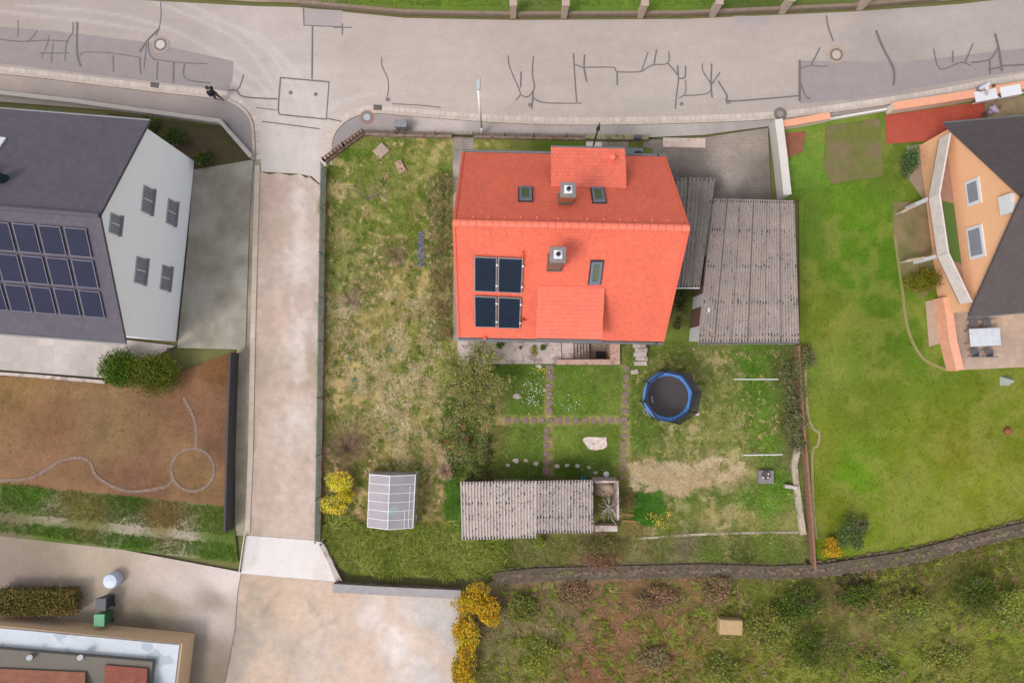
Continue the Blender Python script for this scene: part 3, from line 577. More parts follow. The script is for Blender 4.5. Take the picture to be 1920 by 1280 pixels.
dense('soil_bed', [(1672, 380), (1745, 375), (1770, 520), (1730, 560), (1700, 540), (1678, 460)], .09, .3, colf_const((150, 130, 100), (120, 120, 75), .8, 5), m_ground, bumpz=.05)
dense('red_paving', [(1660, 216), (1845, 190), (1850, 240), (1780, 262), (1662, 270)], .1, .4, colf_const((188, 86, 66), (200, 96, 78), .5), M('red_pave', vcol=True, var=.05, uvpat=('brick', .2, .1, .25, .015)))
dense('brick_path', [(1846, 192), (1960, 172), (2300, 112), (2300, 200), (1960, 236), (1850, 244)], .1, .4, colf_const((168, 150, 118), (150, 132, 104), 1.0), M('brick_path', vcol=True, var=.08, uvpat=('brick', .3, .12, .3, .015)))
dense('side_terrace', [(1700, 275), (1780, 262), (1750, 380), (1735, 380), (1700, 330)], .09, .4, colf_const((178, 160, 140), (165, 150, 130), .5), m_vsmooth)
dense('back_terrace', [(1775, 585), (2300, 575), (2300, 640), (1920, 688), (1790, 694)], .1, .4, colf_const((205, 180, 160), (190, 165, 148), .5), M('terrace_tile', vcol=True, var=.04, uvpat=('grid', .4, .4, .15, .015)))
dense('side_path', [(1735, 565), (1768, 560), (1772, 640), (1742, 650)], .09, .4, colf_const((190, 165, 145)), m_vsmooth)
# left lot
dense('side_yard', [(364, 300), (475, 300), (468, 400), (460, 655), (332, 652), (350, 480)], .05, .3, colf_const((152, 144, 130), (176, 170, 158), .9, 6), m_vsmooth, bumpz=.03)
dense('corner_bed', [(200, 212), (425, 240), (470, 300), (365, 318), (250, 240)], .06, .25, colf_const((98, 80, 66), (88, 84, 54), .7, 7), m_ground, bumpz=.1)
dense('bare_soil_plot', [(-400, 690), (196, 712), (330, 700), (440, 658), (436, 950), (200, 925), (-400, 880)], .05, .3, lambda px, py, X, Y: idw(px, py, [(30, 730, (150, 118, 78)), (100, 800, (146, 108, 80)), (200, 800, (142, 110, 82)), (250, 900, (142, 104, 82)), (380, 760, (150, 110, 84)), (420, 820, (132, 96, 76)), (60, 870, (150, 114, 86)), (360, 880, (156, 122, 86)), (205, 800, (158, 132, 92)), (420, 680, (140, 98, 64))], 3)*(.84+.5*(fbm(X, Y, .7, 91)-.5)+.3*(fbm(X, Y, 2.2, 92)-.5))[:, None], m_ground, bumpz=.06)
dense('house_terrace', [(-400, 590), (230, 636), (330, 648), (205, 712), (190, 708), (-400, 662)], .08, .5, colf_const((202, 190, 185), (190, 178, 172), .5), M('terrace_slabs', vcol=True, var=.04, uvpat=('grid', .5, .5, .12, .015)))
dense('grass_strip', [(-400, 880), (200, 925), (436, 950), (446, 1055), (230, 1030), (-400, 960)], .05, .25, lambda px, py, X, Y: idw(px, py, [(60, 920, (84, 112, 40)), (250, 935, (80, 98, 40)), (420, 975, (96, 110, 45)), (150, 950, (120, 112, 62)), (300, 965, (128, 108, 68)), (400, 1000, (100, 118, 55)), (100, 965, (165, 150, 130)), (250, 990, (172, 158, 142)), (350, 1010, (168, 156, 138)), (100, 1000, (84, 108, 40)), (250, 1020, (82, 110, 40)), (400, 1040, (88, 116, 42)), (0, 1000, (120, 108, 88))], 4)*(1+.3*(fbm(X, Y, .8, 95)-.5))[:, None], m_vsmooth)
dense('neighbour_yard', [(-400, 960), (230, 1030), (452, 1072), (445, 1110), (440, 1180), (410, 1340), (-400, 1340)], .03, .3, lambda px, py, X, Y: idw(px, py, [(60, 1030, (150, 138, 122)), (200, 1045, (185, 168, 150)), (300, 1065, (200, 182, 170)), (420, 1090, (222, 206, 200)), (330, 1095, (205, 190, 182)), (300, 1140, (158, 146, 128)), (400, 1130, (165, 152, 140)), (400, 1155, (195, 180, 172)), (270, 1170, (125, 115, 98)), (380, 1220, (150, 138, 125)), (400, 1270, (140, 128, 112)), (30, 1080, (150, 135, 125))], 4)*(1+.2*(fbm(X, Y, .8, 97)-.5))[:, None], m_vsmooth)
# land south and north
south_s = [(980, 1120, (118, 98, 72)), (950, 1170, (120, 112, 78)), (1100, 1110, (132, 104, 78)), (1250, 1110, (126, 98, 72)), (1050, 1160, (125, 108, 85)), (1150, 1170, (130, 96, 72)), (1250, 1200, (132, 98, 68)), (1000, 1230, (118, 118, 58)), (1100, 1250, (130, 92, 68)), (1300, 1260, (122, 110, 55)), (1370, 1230, (112, 108, 52)), (1430, 1150, (96, 104, 44)), (1420, 1260, (122, 124, 48)), (1600, 1130, (110, 96, 62)), (1600, 1200, (118, 112, 62)), (1560, 1270, (112, 122, 48)), (1700, 1120, (72, 76, 38)), (1760, 1160, (128, 128, 62)), (1850, 1090, (82, 84, 36)), (1880, 1180, (116, 128, 44)), (1750, 1240, (128, 128, 64)), (1680, 1260, (108, 122, 38)), (1900, 1260, (104, 108, 48)), (1600, 1085, (62, 62, 34)), (1720, 1090, (98, 86, 54)), (900, 1150, (110, 100, 66))]
dense('wild_plot', [(862, 1115), (945, 1080), (1320, 1068), (1520, 1064), (1700, 1040), (1960, 985), (2300, 925), (2300, 1400), (868, 1400)], .0, .3, lambda px, py, X, Y: idw(px, py, south_s, 3)*(1.38+.6*(fbm(X, Y, .9, 99)-.5))[:, None], m_ground, bumpz=.2)
blades('wild_growth', 60000, [(880, 1120), (1320, 1075), (1520, 1075), (1960, 1000), (1960, 1300), (880, 1300)], .03, lambda px, py, X, Y: idw(px, py, south_s, 3)*1.5, (.15, .4), .045, .5, m_grass, 'rough grass and weeds of the overgrown plot in the south', 'weeds', jit=.2, alt=[(130, 140, 60), (150, 120, 90)], altp=.2)
dense('north_verge', [(-400, -40), (-40, -36), (290, -8), (480, 4), (560, 6), (760, 26), (960, 30), (1280, 28), (1600, 14), (1800, 0), (1960, -18), (2300, -70), (2300, -400), (-400, -400)], .06, .4, lambda px, py, X, Y: idw(px, py, [(450, 0, (170, 150, 130)), (550, -5, (150, 130, 112)), (700, 0, (110, 128, 55)), (860, -4, (108, 132, 50)), (1000, 5, (105, 118, 60)), (1130, 0, (104, 130, 52)), (1260, 0, (104, 130, 50)), (1400, 0, (90, 100, 52)), (1550, -5, (100, 112, 58)), (1700, -10, (150, 138, 120))], 3), m_vsmooth)
blades('verge_grass', 9000, [(590, -10), (600, 5), (940, 14), (1100, 12), (1340, 10), (1500, 0), (1500, -40), (590, -40)], .08, colf_const((92, 122, 40), (116, 144, 52), .8), (.08, .2), .03, .6, m_grass, 'narrow grass verge along the north edge of the road', 'grass')

# --- driveway of pavers, terrace, path surfaces by the house
def pv_col(px, py, X, Y):
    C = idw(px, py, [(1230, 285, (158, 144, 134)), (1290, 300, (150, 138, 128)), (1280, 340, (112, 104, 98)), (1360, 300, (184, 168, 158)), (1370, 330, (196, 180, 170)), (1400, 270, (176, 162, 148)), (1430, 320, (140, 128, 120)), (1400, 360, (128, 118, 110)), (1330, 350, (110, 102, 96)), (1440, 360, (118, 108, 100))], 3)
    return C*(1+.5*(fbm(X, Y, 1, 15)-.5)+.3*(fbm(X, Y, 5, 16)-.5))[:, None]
dense('driveway', [(1208, 262), (1250, 262), (1325, 257), (1440, 240), (1446, 375), (1340, 375), (1300, 420), (1240, 420), (1200, 300)], .1, .3, pv_col, m_paver, smooth=False)
dense('garden_path', [(849, 256), (888, 258), (872, 640), (850, 640)], .12, .3, colf_const((182, 166, 158), (150, 140, 132), 1.2, 4), M('path_slabs', vcol=True, var=.1, uvpat=('grid', .9, .9, .3, .02)))
dense('stone_paving', [(1100, 262), (1178, 264), (1178, 300), (1100, 300)], .11, .3, colf_const((180, 165, 150), (150, 142, 118), 1.2, 4), M('crazy_paving', vcol=True, var=.15, scale=4, uvpat=('brick', .45, .35, .4, .03)))

def pebbles(name, n, poly, z, cols, label, seed, dens=None):
    g = np.random.default_rng(seed); xs = [p[0] for p in poly]; ys = [p[1] for p in poly]; px = g.uniform(min(xs), max(xs), n); py = g.uniform(min(ys), max(ys), n); k = in_poly(px, py, poly)
    if dens is not None: k &= g.random(n) < dens(px, py)
    px = px[k]; py = py[k]; n = len(px); d = np.stack([(px-960)/F, -(py-640)/F, -np.ones(n)], 1) @ CMn.T; t = (z-H)/d[:, 2]; c = np.stack([d[:, 0]*t, d[:, 1]*t, np.full(n, z+.004)], 1)
    r_ = .012+.022*g.random(n)**3; a = g.uniform(0, 6.28, n); V = []
    for i in range(4): V.append(c+np.stack([r_*np.cos(a+i*1.57)*(.7+.6*g.random(n)), r_*np.sin(a+i*1.57)*(.7+.6*g.random(n)), np.zeros(n)], 1))
    V.append(c+np.stack([np.zeros(n), np.zeros(n), r_*.8], 1)); V = np.stack(V, 1).reshape(-1, 3)
    Fc = (np.arange(n)[:, None, None]*5+np.array([[0, 1, 4], [1, 2, 4], [2, 3, 4], [3, 0, 4]])[None]).reshape(-1, 3); cc = np.array([A(*c_) for c_ in cols]); C = np.repeat(cc[g.integers(0, len(cols), n)]*(.8+.4*g.random(n))[:, None], 5, 0)
    o = MB().np(V, Fc, C).build(name, m_grass); tag(o, label, 'gravel', None, 'stuff')
pebbles('soil_clods', 9000, [(0, 705), (196, 715), (430, 670), (430, 945), (200, 920), (0, 880)], .07, [(170, 136, 108), (120, 92, 72), (150, 118, 90), (186, 160, 136)], 'clods and stones on the brown bare plot', 3)

# ================================================================== MAIN HOUSE
ZE, ZR = 5.0, 10.3
eN0, eN1 = P(870, 286, ZE), P(1250, 293, ZE); eS0, eS1 = P(859, 631, ZE), P(1238, 641, ZE)
rg0, rg1 = P(851, 418, ZR), P(1291, 427, ZR)
hx = ((eN1-eN0)+(eS1-eS0)).normalized(); hy = Vector((-hx.y, hx.x, 0))       # house axes: east, north
ctr = (eN0+eN1+eS0+eS1)/4; ctr.z = 0
HW = ((eN1-eN0).length+(eS1-eS0).length)/4
HN = ((eN0+eN1)/2-ctr).dot(hy); HS = ((eS0+eS1)/2-ctr).dot(hy); HR = ((rg0+rg1)/2-ctr).dot(hy); rx = ((rg0+rg1)/2-ctr).dot(hx)
def hp(x, y, z): return ctr+hx*x+hy*y+Vector((0, 0, z))
# ridge centred between the gables
house = Thing('house', 'detached house with bright orange tiled roof, two dormers, two chimneys and four solar collectors', 'house', (ctr.x, ctr.y, 0))
nN = (hy*(ZR-ZE)+Vector((0, 0, 1))*(HN-HR)).normalized(); nS = (-hy*(ZR-ZE)+Vector((0, 0, 1))*(HR-HS)).normalized()
pNp = hp(0, HR, ZR); pSp = pNp
def slopeN(px, py, off=0): return on_plane(px, py, pNp+nN*off, nN)
def slopeS(px, py, off=0): return on_plane(px, py, pSp+nS*off, nS)
# walls
wl = MB(); ov = .35; x0, x1 = -HW+.25, HW-.25; yN, yS = HN-.5, HS+.45
def zroof(y): return ZR-(ZR-ZE)*((y-HR)/(HN-HR) if y > HR else (HR-y)/(HR-HS))
prof = [(yS, 0), (yN, 0), (yN, zroof(yN)-.12), (HR, ZR-.15), (yS, zroof(yS)-.12)]
vs = [hp(x0, y, z) for y, z in prof]+[hp(x1, y, z) for y, z in prof]
wl.add(vs, [(4, 3, 2, 1, 0), (5, 6, 7, 8, 9), (0, 1, 6, 5), (1, 2, 7, 6), (2, 3, 8, 7), (3, 4, 9, 8), (4, 0, 5, 9)])
walls = house.part('wall', wl, m_plaster)
def win_part(mb_f, mb_g, c, ux, n, w_, h_):
    Z = Vector((0, 0, 1)); mb_f.box(c+n*.03, (w_+.12, .07, h_+.12), ax=(ux, n, Z)); mb_g.box(c+n*.05, (w_, .06, h_), ax=(ux, n, Z))
for (c, ux, n) in ([(hp(x, yS, z), hx, -hy) for x in (-3.8, 0, 3.6) for z in (1.6,)]+[(hp(x, yN, z), hx, hy) for x in (-3.8, 1.5, 3.8) for z in (1.6,)]+[(hp(x1, y, z), hy, hx) for y in (HR-1.5, HR+1.5) for z in (1.6, 4.4)]+[(hp(x0, y, z), hy, -hx) for y in (HR-1.5, HR+1.5) for z in (1.6, 4.4)]):
    a = MB(); b = MB(); win_part(a, b, c, ux, n, 1.1, 1.2); wf = house.part('window', a, m_white); house.part('pane', b, m_glass, wf)
# roof slabs (tiled)
def tiled(mb, q, thick=.12):                 # q: eave-left, eave-right, ridge-right, ridge-left; uv in metres
    q = [Vector(p) for p in q]; n = (q[1]-q[0]).cross(q[3]-q[0]).normalized()
    if n.z < 0: n = -n
    u = (q[1]-q[0]).normalized(); v = n.cross(u)
    if v.z < 0: v = -v
    U = [((p-q[0]).dot(u), (p-q[0]).dot(v)) for p in q]
    mb.add(q, [(0, 1, 2, 3)], [U])
    lo = [p-n*thick for p in q]; mb.add(lo, [(3, 2, 1, 0)], [[U[3], U[2], U[1], U[0]]])
    for i in range(4):
        j = (i+1) % 4; mb.add([q[i], lo[i], lo[j], q[j]], [(0, 1, 2, 3)], [[(0, 0), (0, .1), (.1, .1), (.1, 0)]])
rf = MB()
tiled(rf, [hp(-HW, HN, ZE), hp(HW, HN, ZE), hp(HW, HR, ZR), hp(-HW, HR, ZR)])
tiled(rf, [hp(-HW, HS, ZE), hp(HW, HS, ZE), hp(HW, HR, ZR), hp(-HW, HR, ZR)])
roof = house.part('roof', rf, m_roof)
# scalloped verge tiles along the gable edges and ridge tiles
for sx in (-1, 1):
    vg = MB()
    for (ye, dy) in ((HN, HN-HR), (HS, HS-HR)):
        n = 22
        for k in range(n):
            t0 = k/n; t1 = (k+1.15)/n
            a = hp(sx*(HW+.01), ye-dy*t0, ZE+(ZR-ZE)*t0+.03); b = hp(sx*(HW+.01), ye-dy*min(t1, 1), ZE+(ZR-ZE)*min(t1, 1)+.01)
            vg.bar(a, b, .13, .05)
    house.part('verge_tiles', vg, m_roof, roof)
rd = MB(); n = 30
for k in range(n):
    xa = -HW-.05+(2*HW+.1)*k/n; xb = xa+(2*HW+.1)/n*.955
    prof = [(math.cos(t)*(.17 if k % 2 else .17), math.sin(t)*.15) for t in [math.pi*i/6 for i in range(7)]]
    r2 = 1.1
    A_ = [hp(xa, HR+y*1.12, ZR-.04+z*1.12) for y, z in prof]; B_ = [hp(xb, HR+y, ZR-.04+z) for y, z in prof]
    rd.add(A_+B_, [(i, i+1, 8+i, 7+i) for i in range(6)]+[tuple(range(7)), tuple(reversed(range(7, 14)))])
house.part('ridge_tiles', rd, m_ridge, roof)
# dormers
def dormer(xl, xr, yf, zf, yb, zb, sgn):
    d = MB(); q = [hp(xl, yf, zf), hp(xr, yf, zf), hp(xr, yb, zb), hp(xl, yb, zb)]
    if sgn < 0: q = [q[1], q[0], q[3], q[2]]
    tiled(d, q, .1); dr = house.part('dormer_roof', d, M('dormer_tile', A(255, 128, 104), var=.05, scale=.7, fine=9, fvar=.06, uvpat=('brick', .2, .22, .26, .018), bump=.4, rough=.7))
    wv = MB(); ins = .18; yw = yf-sgn*.35; z0 = zroof(yw); zt = zf+(zb-zf)*(.35/abs(yb-yf))-.1
    for x in (xl+ins, xr-ins):
        ybk = yb; a = [hp(x-.06, yw, z0-.1), hp(x+.06, yw, z0-.1), hp(x+.06, ybk, zb-.12), hp(x-.06, ybk, zb-.12)]
        b = [hp(x-.06, yw, zt), hp(x+.06, yw, zt), hp(x+.06, ybk, zb-.1), hp(x-.06, ybk, zb-.1)]
        wv.hexa(a, b)
    wv.box(hp((xl+xr)/2, yw, (z0-.1+zt)/2), (xr-xl-2*ins, .1, zt-z0+.1), ax=(hx, hy, Vector((0, 0, 1))))
    house.part('dormer_wall', wv, M('dormer_cladding', A(150, 105, 88), var=.1), dr)
    a = MB(); b = MB(); win_part(a, b, hp((xl+xr)/2, yw+sgn*.05, (z0+zt)/2+.1), hx, hy*sgn, 1.6, .8); wf = house.part('window', a, m_white, dr); 
    gu = MB(); ye = yf+sgn*.06; gu.tube(hp(xl, ye, zf-.08), hp(xr, ye, zf-.08), .06, n=8); house.part('gutter', gu, m_zinc, dr)
def loc(p): d = p-ctr; return d.dot(hx), d.dot(hy), p.z
def dz(pxl, pxr, pyf, pyb, zf, slope):
    a = loc(P(pxl, pyf, zf)); b = loc(P(pxr, pyf, zf)); c = loc(slope((pxl+pxr)/2, pyb, .03))
    return a[0], b[0], (a[1]+b[1])/2, zf, c[1], c[2]
dormer(*dz(1033, 1172, 277.5, 351, 7.0, slopeN), 1)
dormer(*dz(1005, 1129, 635, 537, 7.0, slopeS), -1)
# gutters
for ye, s in ((HN, 1), (HS, -1)):
    gu = MB(); a = hp(-HW-.05, ye+s*.1, ZE-.09); b = hp(HW+.05, ye+s*.1, ZE-.09); gu.tube(a, b, .085, n=8)
    gt = house.part('gutter', gu, m_zinc); dn = MB(); ex = hp(HW-.35, ye+s*.1, ZE-.1)
    dn.path([ex, hp(HW-.35, ye-s*.25, ZE-.6), hp(HW-.35, ye-s*.3, 0)], .05, n=7); house.part('downpipe', dn, m_zinc)
    ol = MB(); ol.tube(ex+Vector((0, 0, .06)), ex+Vector((0, 0, .1)), .07, n=10); house.part('gutter_outlet', ol, m_dark, gt)
# snow hooks
for (yy, slope, lst) in ((407, slopeN, [887, 917, 947, 977, 1007, 1047, 1102, 1132, 1163, 1192, 1222, 1252]), (435, slopeS, [886, 916, 946, 975, 1005, 1072, 1102, 1132, 1162, 1191, 1221, 1251])):
    for k, x in enumerate(lst):
        b = MB(); p = slope(x, yy+(x-887)*.019, .0); nn = nN if slope is slopeN else nS; dn = nn.cross(hx); dn = dn if dn.z < 0 else -dn
        b.box(p+nn*.012, (.13, .14, .03), ax=(hx, dn, nn)); b.box(p+nn*.03+dn*.05, (.12, .025, .05), ax=(hx, dn, nn)); house.part('snow_hook', b, m_ridge, roof)
# chimneys
def chimney(pxc, py_s, slope, ztop, w_, capc, mat, leadcol):
    b = slope(pxc, py_s); lx, ly, lz = loc(b); c = MB(); yc = ly+w_/2+.02
    zb = min(zroof(yc-w_/2), zroof(yc+w_/2))-.2
    def brickbox(mb, x, y, z0, z1, w2):
        for (ux, un) in ((hx, -hy), (hy, hx), (-hx, hy), (-hy, -hx)):
            o = hp(x, y, 0)+un*w2/2; q = [o-ux*w2/2+Vector((0, 0, z0)), o+ux*w2/2+Vector((0, 0, z0)), o+ux*w2/2+Vector((0, 0, z1)), o-ux*w2/2+Vector((0, 0, z1))]
            mb.add(q, [(0, 1, 2, 3)], [[(0, 0), (w2, 0), (w2, z1-z0), (0, z1-z0)]])
    brickbox(c, lx, yc, zb, ztop-.1, w_); ch = house.part('chimney', c, mat)
    fl = MB(); zl = max(zroof(yc-w_/2), zroof(yc+w_/2))
    for s2 in (-1, 1):
        yy = yc+s2*(w_/2+.03); fl.box(hp(lx, yy, zroof(yy)+.12), (w_+.14, .04, .34), ax=(hx, hy, Vector((0, 0, 1))))
        for yy, zz in ((yc-w_/4, 0), (yc+w_/4, 0)): fl.box(hp(lx+s2*(w_/2+.03), yy, zroof(yy)+.12), (.04, w_/2+.05, .3), ax=(hx, hy, Vector((0, 0, 1))))
    house.part('flashing', fl, M('lead_flashing', A(108, 108, 104), rough=.6), ch)
    cp = MB(); cp.bbox(hp(lx, yc, ztop-.03), (w_+.16, w_+.16, .14), math.atan2(hx.y, hx.x), .02); house.part('cap', cp, M('grey_cap', A(140, 132, 130), rough=.7), ch)
    pt = MB(); pt.box(hp(lx, yc, ztop+.06), (w_*.66, w_*.66, .04), ax=(hx, hy, Vector((0, 0, 1)))); house.part('top_plate', pt, M('steel_plate', A(240, 238, 245), rough=.5, bump=0), ch)
    fl2 = MB(); fl2.tube(hp(lx, yc, ztop+.08), hp(lx, yc, ztop+.3), .11, .1, n=16); f_ = house.part('flue', fl2, m_zinc, ch)
    hd = MB(); hd.tube(hp(lx, yc, ztop+.3), hp(lx, yc, ztop+.305), .085, n=16); house.part('flue_opening', hd, M('flue_dark', (.01, .01, .015), bump=0), ch)  # flat black disc paints the dark of the hollow flue
m_chb = M('chimney_brick', A(190, 122, 84), var=.2, scale=8, uvpat=('brick', .24, .09, .35, .015), bump=.3)
m_chb2 = M('chimney_brick_old', A(165, 128, 112), var=.35, scale=14, fine=40, uvpat=('brick', .24, .09, .35, .015), bump=.3)
chimney(1060, 383, slopeN, 10.45, .58, None, m_chb, None)
chimney(1038, 508, slopeS, 11.2, .6, None, m_chb2, None)
# skylights
def skylight(c4, slope, nn):
    q = [slope(x, y, .02) for x, y in c4]; u = (q[1]-q[0]).normalized(); v = (q[3]-q[0]).normalized(); w_ = (q[1]-q[0]).length; l_ = (q[3]-q[0]).length; c = (q[0]+q[2])/2
    ft = MB(); ax = (u, v, nn) if u.cross(v).dot(nn) > 0 else (v, u, nn)
    def bx(mb, cu, cv, su, sv, z0, z1):
        cc = c+u*cu+v*cv+nn*(z0+z1)/2; mb.box(cc, (su, sv, z1-z0) if ax[0] is u else (sv, su, z1-z0), ax=ax)
    b = .13
    bx(ft, -w_/2+b/2, 0, b, l_, 0, .11); bx(ft, w_/2-b/2, 0, b, l_, 0, .11); bx(ft, 0, -l_/2+b/2, w_-2*b, b, 0, .108); bx(ft, 0, l_/2-b*.9, w_-2*b, b*1.8, 0, .108)
    s = house.part('skylight', ft, m_greyf); gl = MB(); bx(gl, 0, -b*.4, w_-2*b, l_-2.8*b, 0, .07); house.part('pane', gl, m_glass, s)
    fl = MB(); bx(fl, 0, 0, w_+.12, l_+.14, -.02, .03); house.part('flashing', fl, m_dark, s)
skylight([(974, 352), (997, 352), (997, 377), (974, 377)], slopeN, nN)
skylight([(1109, 354), (1131, 354), (1135, 380), (1113, 380)], slopeN, nN)
skylight([(1109, 489), (1130, 489), (1125, 532), (1104, 531)], slopeS, nS)
# solar collectors
for c4 in ([(889, 480), (932, 482), (931, 547), (889, 545)], [(934, 482), (981, 484), (978, 549), (933, 547)], [(889, 554), (931, 556), (931, 613), (890, 612)], [(934, 556), (977, 558), (975, 615), (933, 614)]):
    q = [slopeS(x, y, .1) for x, y in c4]; fr = MB(); cen = sum(q, Vector())/4
    inn = [p+(cen-p)*.0 for p in q]; W_ = .055
    fr.slab(q, .05); f_ = house.part('solar_collector', fr, m_alu)
    u = (q[1]-q[0]).normalized(); v = (q[3]-q[0]).normalized()
    q2 = [q[0]+u*W_+v*W_, q[1]-u*W_+v*W_, q[2]-u*W_-v*W_, q[3]+u*W_-v*W_]; gl = MB(); gl.slab(q2, .02, .045); house.part('absorber_glass', gl, m_collector, f_)
    br = MB()
    for t in (.2, .8):
        for s2, a, b in ((1, q[0], q[3]),): p = q[1]+(q[2]-q[1])*t; br.box(p+nS*.06, (.1, .1, .05), ax=(hx, nS.cross(hx), nS))
    house.part('mounting_clamp', br, m_white, f_)
b = MB(); a1 = slopeS(981, 487, .12); b.path([a1, slopeS(980, 478, .2), slopeS(979, 470, .08)], .04, n=7); house.part('vent_pipe', b, m_terra)
b = MB(); b.path([slopeS(976, 606, .1), slopeS(980, 600, .25)], .045, n=7); house.part('cable_duct', b, m_dark)
b = MB(); p = slopeS(981, 597, .0); b.tube(p, p+nS*.3+Vector((0, 0, .1)), .075, n=10); house.part('vent_pipe', b, m_terra)
b = MB(); p = hp(0, 0, 0); pp = on_plane(1147, 298, P(1147, 298, 7.2), Vector((0, 0, 1))); b.tube(pp-Vector((0, 0, .25)), pp+Vector((0, 0, .3)), .12, .11, n=14); b.tube(pp+Vector((0, 0, .3)), pp+Vector((0, 0, .36)), .16, .13, n=14); house.part('vent_pipe', b, m_ridge, smooth=False)
b = MB(); p = P(909, 634, 5.0); b.tube(p-Vector((0, 0, .1)), p+Vector((0, 0, .18)), .09, n=10); house.part('overflow_bucket', b, m_terra)

# ------------------------------------------------------------------ terrace, pit and steps behind the house
tr = MB(); x0, x1, y0, y1 = PIT; ty0 = P(900, 682, 0).y; tw = P(858, 680, 0).x; te = P(1161, 680, 0).x
tr.box(((tw+x0-.01)/2, (ty0+y1+.6)/2, .03), (x0-.01-tw, y1+.6-ty0, .26)); structure(tr.build('terrace', m_conc))
rim = MB(); rim.box(((x0-.3+te)/2, (y0-.32+y0)/2, .1), (te-x0+.3, .32, .5)); rim.box(((x1+te)/2, (y0+y1+.6)/2, .098), (te-x1, y1+.6-y0, .5))
pit = Thing('cellar_stairwell', 'sunken concrete cellar stairwell with a pinkish rim against the back wall of the house', 'stairwell', ((x0+x1)/2, (y0+y1)/2, 0))
pit.part('rim', rim, m_conc_pink)
pf = MB(); D = 1.5; pf.box(((x0+x1)/2, (y0+y1)/2+.3, -D-.05), (x1-x0+.2, y1-y0+.8, .1)); pit.part('floor', pf, M('pit_floor', A(160, 146, 132), var=.2, fine=8))
pw_ = MB(); pw_.box(((x0+x1)/2, y0-.05, -D/2-.08), (x1-x0+.2, .1, D-.16)); pw_.box((x0-.06, (y0+y1)/2+.3, -D/2), (.1, y1-y0+.6, D)); pw_.box((x1+.05, (y0+y1)/2+.3, -D/2-.08), (.1, y1-y0+.6, D-.16)); pw_.box(((x0+x1)/2, y1+.35, -D/2), (x1-x0, .1, D))
pit.part('retaining_wall', pw_, m_conc_pink)
sw = .22; xs = x0+.02
for k in range(6):
    b = MB(); z = .06-k*.24; cx, wx = (xs+.38, .76) if k == 0 else (xs+.76+(k-.5)*sw, sw*1.12)
    b.bbox((cx, (y0+y1)/2+.12-.002*k, z-.14), (wx, y1-y0+.2, .3), 0, .03); pit.part('step', b, m_conc)
b = MB(); b.box((x1-.35, y0+.35, -D+.02), (.6, .45, .06)); pit.part('drain_cover', b, m_dark)
st = Thing('garden_steps', 'short flight of stone steps beside the stairwell going down to the lawn', 'steps', P(1201, 665, 0))
for k, py in enumerate((648, 656, 664, 672, 681)):
    b = MB(); b.bbox(P(1201+(-2, 1, -1, 2, 0)[k], py, .46-.1*k), (.8-.04*(k % 2), .27, .34), (.03, -.02, .02, -.03, .01)[k], .04); st.part('step', b, m_conc)
single('stone_slab', MB().bbox(P(1190, 697, .1), (.45, .28, .08), .2, .02), m_conc, 'small pale stone slab lying below the garden steps', 'slab', P(1190, 697, 0))
# cellar hatch and slabs in front
hc = Thing('light_well', 'blue grey metal light well cover between the paving and the north eave', 'light well', P(1190, 284, 0))
b = MB(); b.box(P(1189, 285, .16), (1.12, .5, .08)); hc.part('cover', b, M('bluegrey_metal', A(130, 140, 150), rough=.4, var=.15, bump=.05)); b = MB(); b.blob(P(1197, 287, .2), (.28, .14, .04), 12, .1, 3); hc.part('leaf_litter', b, m_dark)
single('concrete_ramp', MB().bbox(P(1283, 268, .13), (2.7, .62, .1), -.01, .02), M('ramp_conc', A(212, 190, 176), var=.1, scale=2, spot=[(2, .57, A(185, 160, 150), .6)]), 'pale rectangular concrete slab at the driveway entrance', 'slab', P(1283, 268, 0))
single('concrete_slab', MB().bbox(P(1114, 272, .12), (1.0, .42, .08), -.02, .02), m_conc_lt, 'small white slab behind the dormer beside the dark mast', 'slab', P(1114, 272, 0))

# ------------------------------------------------------------------ corrugated roofs
def corrugated(mb, q, pitch, amp, nrow, seam=.0, sheetw=None, jag=.0, q_uv=None):
    """q: near-left, near-right, far-right, far-left; waves run from near to far"""
    q = [Vector(p) for p in q]; W_ = (q[1]-q[0]).length; n = int(W_/pitch)*6; nn = (q[1]-q[0]).cross(q[3]-q[0]).normalized(); nn = nn if nn.z > 0 else -nn
    vs = []
    for r in range(nrow+1):
        t = r/nrow; a = q[0].lerp(q[3], t); b = q[1].lerp(q[2], t)
        for i in range(n+1):
            u = i/n; x = u*W_; vs.append(a.lerp(b, u)+nn*(amp*math.sin(2*math.pi*x/pitch)+(.012*(math.floor(x/(sheetw or 9e9)) % 2))+.006*math.sin(x*1.7+r)))
    fs = [(r*(n+1)+i, r*(n+1)+i+1, (r+1)*(n+1)+i+1, (r+1)*(n+1)+i) for r in range(nrow) for i in range(n)]
    o = len(mb.v); mb.add(vs, fs); mb.add([v-nn*.03 for v in vs], [tuple(reversed(f)) for f in fs]); return nn
